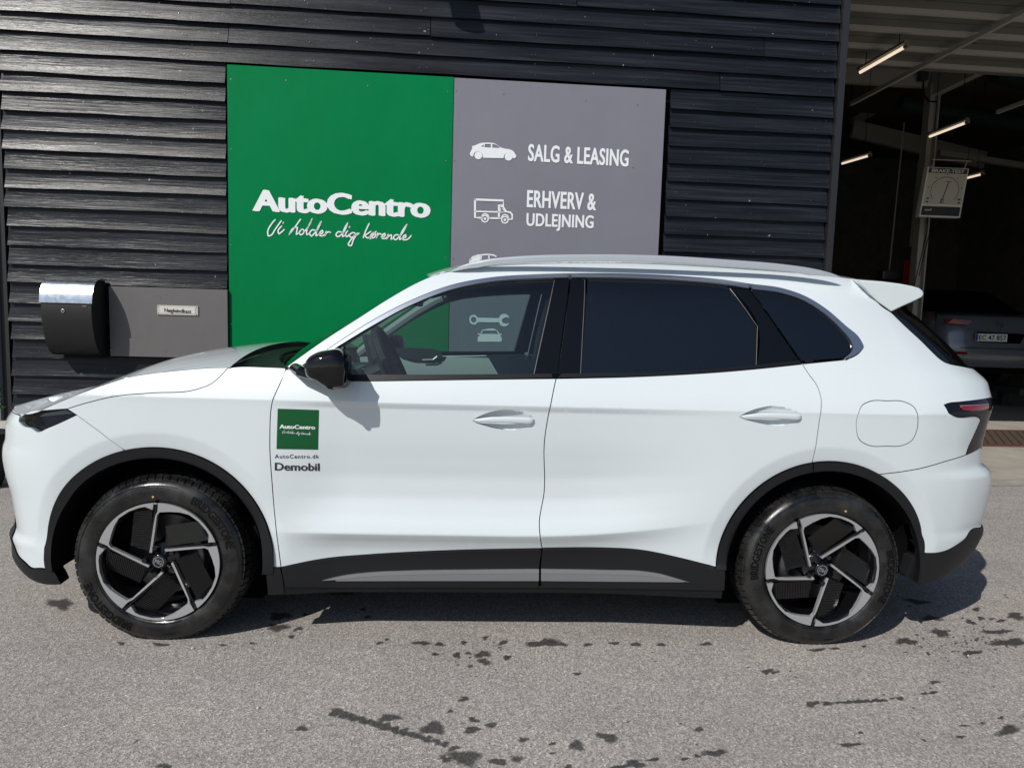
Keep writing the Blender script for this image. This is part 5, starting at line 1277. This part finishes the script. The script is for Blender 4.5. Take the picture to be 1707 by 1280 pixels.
# ---- stickers on the near front door
def onskin(name, quadpx, V2, F, m, parent, off):
    a, b_, c_ = [np.array(tz(q)) for q in quadpx]     # bottom left, bottom right, top left
    V2 = np.array(V2); P = a+np.outer(V2[:, 0], b_-a)+np.outer(V2[:, 1], c_-a)
    V = P3(P[:, 0], P[:, 1], -1, off); return mesh(name, V, F, m, parent, normals=SN(P[:, 0], P[:, 1], -1))
fdo = parts[-1][0]
gx = 12; G = [(i/gx, j/gx) for j in range(gx+1) for i in range(gx+1)]; GF = [(j*(gx+1)+i, j*(gx+1)+i+1, (j+1)*(gx+1)+i+1, (j+1)*(gx+1)+i) for j in range(gx) for i in range(gx)]
M['sticker'] = mat('green_sticker', (0.0, .085, .022), .3)
stk = onskin('door_sticker', ((461, 748), (530.3, 749.2), (463, 681)), G, GF, M['sticker'], fdo, .0012)
V, F = text_mesh('AutoCentro', .036); onskin('lettering', ((466, 714), (525.5, 715.6), (466.2, 707.2)), V, F, M['white'], stk, .0022)
Vh = []; Fh = []
for s_ in HAND:
    P_ = smooth_curve([((x-300)/955., (1270-y)/187.) for x, y in s_], False, .03, 100); v_, f_ = stroke_poly([np.array([p[0]*955, p[1]*187]) for p in P_], 8.5); n0 = len(Vh); Vh += [(q[0]/955., q[1]/187.) for q in v_]; Fh += [tuple(i+n0 for i in f) for f in f_]
onskin('handwritten_slogan', ((470.5, 725), (518.5, 726.3), (470.7, 716.3)), Vh, Fh, M['white'], stk, .0022)
V, F = text_mesh('AutoCentro.dk', .012, spacing=1.15); onskin('web_lettering', ((458, 763.7), (532, 764), (458, 757)), V, F, M['dkgrey'], fdo, .0012)
V, F = text_mesh('Demobil', .030); onskin('demobil_lettering', ((458, 784), (533.2, 784.8), (458, 770.8)), V, F, M['dkgrey'], fdo, .0012)

# ---- wheels
RR = .2445; TR = .343
def lathe(prof, n=96):
    """profile of (radius, y) turned about the y axis"""
    V = []; F = []; m = len(prof)
    for i in range(n):
        a = 2*math.pi*i/n
        for r, y in prof: V.append((r*math.cos(a), y, r*math.sin(a)))
    for i in range(n):
        j = (i+1) % n
        for k in range(m-1): F.append((i*m+k, i*m+k+1, j*m+k+1, j*m+k))
    return V, F
def make_wheel(front):
    # tyre is the part, everything else hangs below
    prof = [(.236, .055), (RR-.001, .012), (.250, .003), (.262, -.0035), (.285, -.007), (.305, -.005), (.322, .004), (.333, .018), (.3395, .034), (.3425, .052), (TR, .07), (TR, .105), (TR, .14), (.342, .175), (.337, .195), (.325, .212), (.29, .222), (.25, .215), (.236, .17)]
    V, F = lathe(prof, 144)
    tyre = mesh('wheel', V, F, M['tyre'], car, smooth=True, origin=(0, 0, 0), local=True)
    # tread blocks
    g = MB(); nb = 72
    for i in range(nb):
        a = 2*math.pi*i/nb; da = 2*math.pi/nb*.40
        for y0, y1, ra, rb_, sk in ((.016, .048, .3375, .3490, .02), (.056, .086, .3495, .3500, .018), (.092, .118, .3500, .3500, -.012), (.124, .152, .3500, .3495, -.018), (.158, .19, .349, .342, -.02)):
            pts = []
            for aa, yy, rr in ((a-da, y0, ra), (a+da, y0, ra), (a+da+sk, y1, rb_), (a-da+sk, y1, rb_)): pts.append((rr*math.cos(aa), yy, rr*math.sin(aa)))
            low = [(p[0]*.975, p[1], p[2]*.975) for p in pts]; g.add(pts+low, [(0, 1, 2, 3), (0, 4, 5, 1), (1, 5, 6, 2), (2, 6, 7, 3), (3, 7, 4, 0)])
    o = mesh('tread_block', g.v, g.f, M['tyre'], tyre, origin=(0, 0, 0), local=True, kind='stuff')
    # sidewall lettering
    for a0, aw in ((62, 50), (-112, -50)) if front else ((18, 46), (188, 46)):
        V, F = text_mesh('BRIDGESTONE', .034); 
        VV = []
        for x, y in V:
            aa = R(a0-abs(aw)*x) if aw > 0 else R(a0-abs(aw)*x); rr = .277+.033*y
            VV.append((rr*math.cos(aa), -.0082 if rr < .29 else -.0082+(rr-.29)*.09, rr*math.sin(aa)))
        mesh('sidewall_lettering', VV, F, M['letter'], tyre, origin=(0, 0, 0), local=True)
    g = MB()
    for a0, a1, rr in ((75, 180, .314), (-60, 40, .314), (190, 290, .257)):
        pts = [(rr*math.cos(R(a)), -.0025 if rr > .3 else -.0035, rr*math.sin(R(a))) for a in np.linspace(a0, a1, 30)]; g.tube(pts, .0016, 5, up=(0, 1, 0))
    mesh('sidewall_rib', g.v, g.f, M['tyre'], tyre, origin=(0, 0, 0), local=True)
    a = R(93 if front else 73); g = MB(); g.tube([(.268*math.cos(a), -.0045, .268*math.sin(a)), (.268*math.cos(a), -.0062, .268*math.sin(a))], .0045, 10, up=(0, 0, 1)); mesh('paint_dot', g.v, g.f, M['yellow'], tyre, origin=(0, 0, 0), local=True)
    # rim barrel and back
    V, F = lathe([(RR-.002, .001), (RR-.006, -.004), (RR-.012, -.003), (.226, .012), (.214, .05), (.205, .12), (.16, .16), (.05, .17)], 96)
    mesh('rim_barrel', V, F, M['rimblack'], tyre, smooth=True, origin=(0, 0, 0), local=True)
    V, F = lathe([(.165, .115), (.165, .108), (.07, .106), (.06, .06)], 64); mesh('brake_disc', V, F, M['disc'], tyre, origin=(0, 0, 0), local=True)
    # machined face pieces
    th0 = 0.0 if front else 30.1
    base = (90.0 if front else 118.7)
    def rot(p, deg): a = R(deg); return (p[0]*math.cos(a)-p[1]*math.sin(a), p[0]*math.sin(a)+p[1]*math.cos(a))
    inner = [(-.165, .14), (-.125, .14), (-.045, .58), (-.008, .79), (.035, .845), (.20, .855), (.36, .85), (.51, .815), (.665, .70), (.785, .555), (.855, .43)]
    wedge = [rot(p, -72) for p in ((-.30, .905), (-.20, .935), (-.075, .885), (-.052, .995))]
    wedge = wedge[1:]
    a_end = math.degrees(math.atan2(wedge[-1][1], wedge[-1][0])); outer = [(math.cos(R(a)), math.sin(R(a))) for a in np.linspace(a_end, 88.9, 26)]
    spoke_l = [(.018, .995), (.004, .86), (-.035, .78), (-.075, .60)]
    poly = inner+wedge[:-1]+outer+spoke_l[1:]
    k_ = RR*.992
    for i in range(5):
        rt = base-90-72*i
        L2 = [rot(p, rt) for p in poly]; V2, Tt, LI = fill([L2], .08)
        def dp(q):
            r = min(1.0, math.hypot(q[0], q[1])); return -.0045+.020*max(0, (1-r))**1.3*(1.0)
        V = [(q[0]*k_, dp(q), q[1]*k_) for q in V2]; n = len(V); V += [(q[0]*k_*.995, dp(q)+.016, q[1]*k_*.995) for q in V2]
        F = [t[::-1] for t in Tt]; li = LI[0]; F += [(li[a_], li[(a_+1) % len(li)], n+li[(a_+1) % len(li)], n+li[a_]) for a_ in range(len(li))]
        mesh('spoke', V, F, M['machined'], tyre, origin=(0, 0, 0), local=True)
        # ribbed blade on the other side of the gap
        c = [(-.185, .13), (-.085, .86), (-.20, .905), (-.43, .83), (-.56, .26), (-.30, .10)]
        nr = 26; V = []; F = []
        for a_ in range(nr*4+1):
            f_ = a_/(nr*4); ph_ = (a_ % 4); dep = (.0 if ph_ in (0, 3) else .0028)
            zz = .13+(.90-.13)*f_; xr = -.185+.10*f_-.012; xl = float(np.interp(f_, [0, .12, .9, 1], [-.24, -.52, -.44, -.22]))
            for (xx, dd) in ((xr, .006), (xl, .026)):
                q = rot((xx, zz), rt); r = math.hypot(xx, zz); V.append((q[0]*k_, dd+dep+.004+.014*max(0, 1-r), q[1]*k_))
        for a_ in range(nr*4): F.append((2*a_, 2*a_+1, 2*a_+3, 2*a_+2))
        mesh('ribbed_blade', V, F, M['rimblack'], tyre, origin=(0, 0, 0), local=True)
        # lug nut
        q = rot((-.06, .235), rt-18 if False else rt+2); g = MB(); g.tube([(q[0]*k_, .020, q[1]*k_), (q[0]*k_, .004, q[1]*k_)], [.0115, .0105], 6, up=(0, 0, 1)); mesh('lug_nut', g.v, g.f, M['rimblack'], tyre, origin=(0, 0, 0), local=True)
        # black gap edge beside spoke
        g = MB(); A = rot((-.185, .16), rt); B = rot((-.02, .985), rt); g.tube([(A[0]*k_, .018, A[1]*k_), (B[0]*k_, .004, B[1]*k_)], .004, 6, up=(0, 1, 0)); mesh('spoke_edge', g.v, g.f, M['rimblack'], tyre, origin=(0, 0, 0), local=True)
    V, F = lathe([(.0001, .0), (.026, .001), (.030, .006), (.030, .02), (.070, .026), (.075, .05)], 48); hub = mesh('hub_cap', V, F, M['rimblack'], tyre, smooth=True, origin=(0, 0, 0), local=True)
    # octagonal badge
    oc = [(math.cos(R(22.5+45*i)), math.sin(R(22.5+45*i))) for i in range(8)]
    V = [(p[0]*.0225, -.0012, p[1]*.0225) for p in oc]+[(p[0]*.0195, -.0012, p[1]*.0195) for p in oc]; F = [(i, (i+1) % 8, 8+(i+1) % 8, 8+i) for i in range(8)]
    V2, F2 = text_mesh('MG', .03); n0 = len(V); V += [((x-.5)*.029, -.0012, (y-.5)*.018) for x, y in V2]; F += [tuple(i+n0 for i in f) for f in F2]
    ra = R(-20 if front else 160); V = [(p[0]*math.cos(ra)-p[2]*math.sin(ra), p[1], p[0]*math.sin(ra)+p[2]*math.cos(ra)) for p in V]
    mesh('wheel_badge', V, F, M['chrome'], tyre, origin=(0, 0, 0), local=True)
    # brake caliper
    g = MB(); sg = 1 if front else -1
    pts = [(.135*math.cos(a), .085, .135*math.sin(a)) for a in np.linspace(R(-30), R(30), 8)]
    pts = [(sg*p[0], p[1], p[2]) for p in pts]; g.tube(pts, .027, 8, up=(0, 1, 0)); bevel(mesh('brake_caliper', g.v, g.f, M['disc'], tyre, origin=(0, 0, 0), local=True), .004)
    return tyre
wheels = [make_wheel(True), make_wheel(False)]
for i, wv in enumerate(wheels):
    wv.location = (WC[i][0], -.905, .332)
for i, wv in enumerate(list(wheels)):
    c = wv.copy(); COL.objects.link(c); c.parent = car; c.location = (WC[i][0], .905, .332); c.rotation_euler = (0, 0, math.pi)
    for ch in wv.children:
        d_ = ch.copy(); COL.objects.link(d_); d_.parent = c

# ---- cabin
def cab(name, g, m, parent=car, bv=None):
    o = g.obj(name, m, parent)
    if bv: bevel(o, bv, 3)
    return o
# far door inner panels: light grey, dark handle pocket colour imitates seat shade
for s in (-1, 1):
    rows = []
    for z, h in ((.35, .86), (.6, .84), (.86, .80), (.99, .815), (1.06, .845), (1.085, .86)):
        rows.append([(x, s*(h-.03), z+(.02*(x-(-.9)) if z > 1 else 0)*-.2) for x in np.linspace(-.86, .86, 20)])
    p = Panel(); p.quad_strip(rows); 
    o = mesh('door_lining', p.V, p.F, M['trim'], parts[s][0], smooth=True)
    pk = [(-.62, 1.005), (-.60, 1.04), (-.45, 1.045), (-.28, 1.035), (-.22, 1.01), (-.25, .975), (-.40, .965), (-.58, .975)]
    if s == 1:
        qs = [at(q, 1, .80) for q in ((655, 583), (680, 579), (720, 581), (738, 586), (737, 597), (722, 603), (690, 602), (668, 594))]; pk = [(p[0], p[2]) for p in qs]
    g = MB(); g.prism([(a, s*.806, b_) for a, b_ in pk], (0, 0, 0), (0, -s*.012, 0)); cab('shaded_handle_pocket', g, M['cabin'], parts[s][0], .003)
    g = MB(); g.box((-.05, s*.775, .93), (.42, .03, .035)); cab('armrest', g, M['cabin'], parts[s][0], .02)
    g = MB(); ih = [at(q, 1, .775) for q in ((704, 600), (722, 599.5), (729, 594))]; g.tube([(p[0], s*.775, p[2]) for p in ih], .006, 8); cab('inner_handle', g, M['silver'], parts[s][0])
    # inner pillars and headlining edges
    def inner(q0s, w_, nm):
        g = MB(); pts = [np.array(P3(np.float64(a), np.float64(b_), s, -.045)) for a, b_ in q0s]; g.tube(pts, w_, 8, flat=1.0); cab(nm, g, M['cabin'] if nm != 'pillar_lining' else M['trim'])
    inner([(a-.01, b_-.03) for a, b_ in AIN], .030, 'pillar_lining')
    inner([(a, b_-.035) for a, b_ in ROOFL[5:14]], .032, 'headlining_edge')
    bp = [tz((966, 470)), tz((952, 560)), tz((944, 650))]
    g = MB(); pts = [np.array(P3(np.float64(a+.03), np.float64(b_), s, -.085)) for a, b_ in bp]; g.tube(pts, .05, 8, up=(1, 0, 0), flat=.5); cab('pillar_lining', g, M['trim'])
# headlining
rows = rowsR([(a, b_-.03) for a, b_ in roofc[:-2]], 12, lambda s, x: .03, -.01); p = Panel(); p.quad_strip(rows); mesh('headlining', p.V, p.F, M['trim'], car)
# dashboard
g = MB(); rows = []
for y in np.linspace(-.76, .76, 14):
    rows.append([(-1.00, y, 1.02), (-.88, y, 1.045+.012*math.cos(y*3)), (-.72, y, 1.04), (-.64, y, 1.00), (-.62, y, .90), (-.70, y, .70)])
Rr = np.array(rows); p = Panel(); p.quad_strip(rows); mesh('dashboard', p.V, p.F, M['cabin'], car, smooth=True)
g = MB(); g.box((-.66, 0, .5), (.05, .78, .35)); cab('bulkhead', g, M['black'])
_s = at((622, 583), 1, -.08); g = MB(); g.box(tuple(_s), (.010, .17, .085), [(.97, 0, .24), (0, 1, 0), (-.24, 0, .97)]); cab('touch_screen', g, M['screen'], car, .004)
g = MB(); g.box((-.66, -.40, 1.06), (.02, .11, .04)); cab('instrument_screen', g, M['screen'], car, .006)
# steering wheel
g = MB(); ctr = at((654, 607), 1, -.40); ax = np.array([.90, 0, .44]); u_ = np.array([0, 1, 0.]); v_ = np.cross(ax, u_)
pts = [ctr+(u_*math.cos(a)*.185+v_*math.sin(a)*.175) for a in np.linspace(0, 2*math.pi, 33)]; g.tube(pts, .021, 10, up=ax)
g.box(ctr-ax*.02, (.03, .075, .06), [ax, u_, v_]); g.tube([ctr-u_*.18, ctr+u_*.18], .016, 6); g.tube([ctr-ax*.02, ctr-ax*.25], .035, 10); cab('steering_wheel', g, M['cabin'])
# seats
def seat(x, y, wd=.27):
    t = MB(); t.box((x-.10, y, .58), (.27, wd, .09)); o = cab('seat', t, M['cabin'], car, .05)
    t = MB(); t.box((x+.24, y, .90), (.065, wd*.92, .32), [(.96, 0, .28), (0, 1, 0), (-.28, 0, .96)][0:1]+[(0, 1, 0), (.25, 0, .97)]); cab('backrest', t, M['cabin'], o, .05)
    t = MB(); t.box((x+.36, y, 1.30), (.05, .13, .085)); cab('headrest', t, M['cabin'], o, .035)
for y in (-.38, .38): seat(.12, y)
g = MB(); g.box((1.0, 0, .60), (.28, .66, .10)); o = cab('rear_seat', g, M['cabin'], car, .05)
g = MB(); g.box((1.32, 0, .92), (.08, .66, .34), [(1, 0, 0), (0, 1, 0), (.2, 0, .98)]); cab('backrest', g, M['cabin'], o, .05)
for y in (-.4, 0, .4):
    g = MB(); g.box((1.40, y, 1.27), (.045, .12, .07)); cab('headrest', g, M['cabin'], o, .03)
g = MB(); g.box((.2, 0, .42), (1.3, .8, .03)); cab('cabin_floor', g, M['black'])
g = MB(); g.box((1.95, 0, .75), (.02, .70, .35)); g.box((1.7, 0, .93), (.3, .68, .015)); cab('parcel_shelf', g, M['black'])
g = MB(); g.box((-.42, 0, 1.42), (.02, .11, .03), [(.95, 0, -.2), (0, 1, 0), (.2, 0, .95)]); cab('interior_mirror', g, M['cabin'], car, .01)

# ================================================================ water stains on the asphalt
ST = []
def zl1(x, y): return (x/1.985, 980+y/1.985)
def zr1(x, y): return (850+x/1.992, 980+y/1.992)
for x, y, rx, ry in ((200, 52, 42, 18), (402, 183, 11, 5), (530, 187, 22, 7), (737, 188, 12, 5), (837, 183, 10, 4), (925, 92, 30, 14), (1010, 88, 9, 4), (920, 130, 36, 12), (965, 160, 12, 5), (990, 134, 14, 5), (1200, 70, 12, 4), (1217, 95, 12, 5),
                     (1257, 181, 10, 5), (1280, 170, 8, 5), (1395, 181, 24, 6), (1455, 185, 14, 7), (1440, 218, 12, 6), (1512, 222, 14, 8), (1535, 180, 10, 5), (1598, 218, 22, 13), (1550, 215, 8, 6), (1605, 165, 9, 6), (1600, 243, 20, 9), (1556, 258, 9, 6), (1665, 180, 14, 7), (1678, 229, 16, 7),
                     (1000, 465, 19, 10), (545, 588, 24, 7), (1290, 428, 32, 12), (1432, 464, 44, 16), (1535, 366, 18, 7), (1490, 407, 12, 5), (1568, 436, 18, 8), (1562, 468, 28, 9), (1540, 560, 48, 28), (1475, 565, 20, 11), (1648, 573, 24, 11), (450, 506, 6, 4), (1625, 452, 22, 8), (1505, 528, 18, 7)):
    ST.append((*zl1(x, y), rx/1.985, ry/1.985))
for x, y, rx, ry in ((115, 182, 48, 12), (172, 186, 16, 6), (258, 187, 12, 6), (348, 183, 15, 6), (418, 186, 14, 7), (502, 187, 14, 6), (652, 185, 16, 6), (222, 284, 14, 5), (855, 276, 16, 8), (880, 279, 12, 5), (1005, 383, 20, 9), (1055, 383, 18, 8), (1295, 366, 16, 5), (1268, 367, 8, 4), (1375, 350, 14, 4), (1405, 346, 16, 4),
                     (1410, 312, 15, 7), (1430, 148, 32, 12), (1315, 176, 30, 13), (1530, 214, 24, 8), (1660, 180, 46, 12), (1615, 145, 38, 7), (1548, 70, 14, 6), (1565, 100, 14, 5), (1528, 113, 16, 7), (1600, 102, 10, 4), (1632, 108, 16, 4), (1680, 93, 30, 12), (1655, 472, 42, 14), (1630, 430, 12, 5), (1510, 456, 12, 4), (1568, 448, 10, 4), (1497, 494, 14, 5), (1374, 505, 10, 4),
                     (45, 502, 22, 7), (22, 566, 26, 9), (220, 523, 28, 14), (325, 495, 36, 13), (143, 516, 12, 5), (140, 546, 10, 4), (628, 468, 16, 7), (680, 547, 34, 12), (622, 557, 12, 5), (480, 568, 22, 5), (580, 566, 14, 4), (415, 583, 30, 12), (360, 594, 28, 8), (1130, 519, 34, 7), (1165, 480, 10, 4), (1020, 205, 22, 6), (1080, 200, 14, 4), (1175, 193, 8, 4), (1400, 100, 30, 10), (1355, 45, 36, 7), (195, 592, 14, 6)):
    ST.append((*zr1(x, y), rx/1.992, ry/1.992))
for i in range(14): f_ = i/13; ST.append((*zl1(1112+f_*360, 410+f_*106), (16-6*f_)/1.3, (9-2*f_)/1.6))      # the long dribble
for i in range(10): f_ = i/9; ST.append((*zr1(1090+f_*150, 380-f_*8), 6, 2.6))
for k_ in range(70):
    c_ = ST[RN.randint(len(ST))]; ST.append((c_[0]+RN.normal()*34, c_[1]+RN.normal()*10, RN.uniform(1.0, 3.2), RN.uniform(.7, 1.5)))
for cxp, cyp, sx, sy, nn in ((1625, 1075, 40, 16, 60), (795, 1095, 22, 14, 26), (1560, 1070, 60, 14, 60), (1660, 1050, 34, 30, 30), (1075, 1205, 26, 14, 16), (470, 1045, 24, 8, 18)):
    for i in range(nn): ST.append((cxp+RN.normal()*sx, cyp+RN.normal()*sy, RN.uniform(.8, 3.0), RN.uniform(.6, 1.4)))
def build_ground():
    X0, X1, Y0, Y1, st = -3.3, 3.9, -2.1, 1.2, .009
    xs = np.arange(X0, X1, st); ys = np.arange(Y0, Y1, st); nx, ny = len(xs), len(ys)
    W = np.zeros((nx, ny))
    for (px, py, rx, ry) in ST:
        if py > 1330 or px > 1790: continue
        c = at((px, py), 2, 0); a = at((px+1, py), 2, 0)-c; b_ = at((px, py+1), 2, 0)-c
        J = np.linalg.inv(np.array([[a[0], b_[0]], [a[1], b_[1]]])); R_ = max(np.linalg.norm(a)*rx, np.linalg.norm(b_)*ry)*2+.03
        i0, i1 = np.searchsorted(xs, [c[0]-R_, c[0]+R_]); j0, j1 = np.searchsorted(ys, [c[1]-R_, c[1]+R_])
        if i1 <= i0 or j1 <= j0: continue
        gx, gy = np.meshgrid(xs[i0:i1]-c[0], ys[j0:j1]-c[1], indexing='ij'); u = (J[0, 0]*gx+J[0, 1]*gy); v = (J[1, 0]*gx+J[1, 1]*gy)
        k = RN.uniform(-.3, .3); ph = RN.uniform(0, 6.28, 3); an = np.arctan2(v/ry, u/rx); d = np.sqrt((u/rx)**2+(v/ry+k*u/rx)**2)/(1+.22*np.sin(2*an+ph[0])+.2*np.sin(3*an+ph[1])+.12*np.sin(5*an+ph[2]))
        amp = RN.uniform(.72, 1.0) if rx > 3 else RN.uniform(.5, .9)
        W[i0:i1, j0:j1] = np.maximum(W[i0:i1, j0:j1], amp*np.clip(1.45-d, 0, 1))
    V = np.zeros((nx*ny+8, 3)); G = np.stack(np.meshgrid(xs, ys, indexing='ij'), -1).reshape(-1, 2); V[:nx*ny, :2] = G; x1, y1 = xs[-1], ys[-1]
    far = [(-150, -150), (150, -150), (150, 2.38+.0316*146), (-150, 2.38-.0316*154-0.1)]
    V[nx*ny:nx*ny+4, :2] = far; V[nx*ny+4:, :2] = [(xs[0], ys[0]), (x1, ys[0]), (x1, y1), (xs[0], y1)]
    I = np.arange(nx*ny).reshape(nx, ny); Q = np.stack([I[:-1, :-1], I[1:, :-1], I[1:, 1:], I[:-1, 1:]], -1).reshape(-1, 4)
    n = nx*ny; Fr = np.array([(n, n+1, n+5, n+4), (n+1, n+2, n+6, n+5), (n+2, n+3, n+7, n+6), (n+3, n, n+4, n+7)]); Q = np.concatenate([Q, Fr])
    me = bpy.data.meshes.new('ground'); me.vertices.add(len(V)); me.vertices.foreach_set('co', V.ravel()); me.loops.add(Q.size); me.loops.foreach_set('vertex_index', Q.ravel().astype(np.int32))
    me.polygons.add(len(Q)); me.polygons.foreach_set('loop_start', np.arange(0, Q.size, 4, dtype=np.int32)); me.update(calc_edges=True)
    at2 = me.attributes.new('damp', 'FLOAT', 'POINT'); at2.data.foreach_set('value', np.concatenate([W.ravel(), np.zeros(8)]).astype(np.float32))
    me.materials.append(M['asphalt']); o = bpy.data.objects.new('ground', me); COL.objects.link(o); o['kind'] = 'structure'
build_ground()
# loose grit
g = MB()
for q, r_ in (((321, 1081.5), .006), ((430, 1181), .006), ((442, 1218), .004), ((845, 1122), .004), ((1614, 1093), .004), ((1608, 1192), .004)):
    c = at(q, 2, 0); g.tube([(c[0], c[1], 0), (c[0], c[1], r_*.8), (c[0], c[1], r_*1.4)], [r_, r_*1.1, r_*.5], 7, up=(0, 1, 0))
tag(g.obj('loose_grit', M['kerb'], kind='stuff'), 'tiny pale stones lying on the asphalt', 'grit')
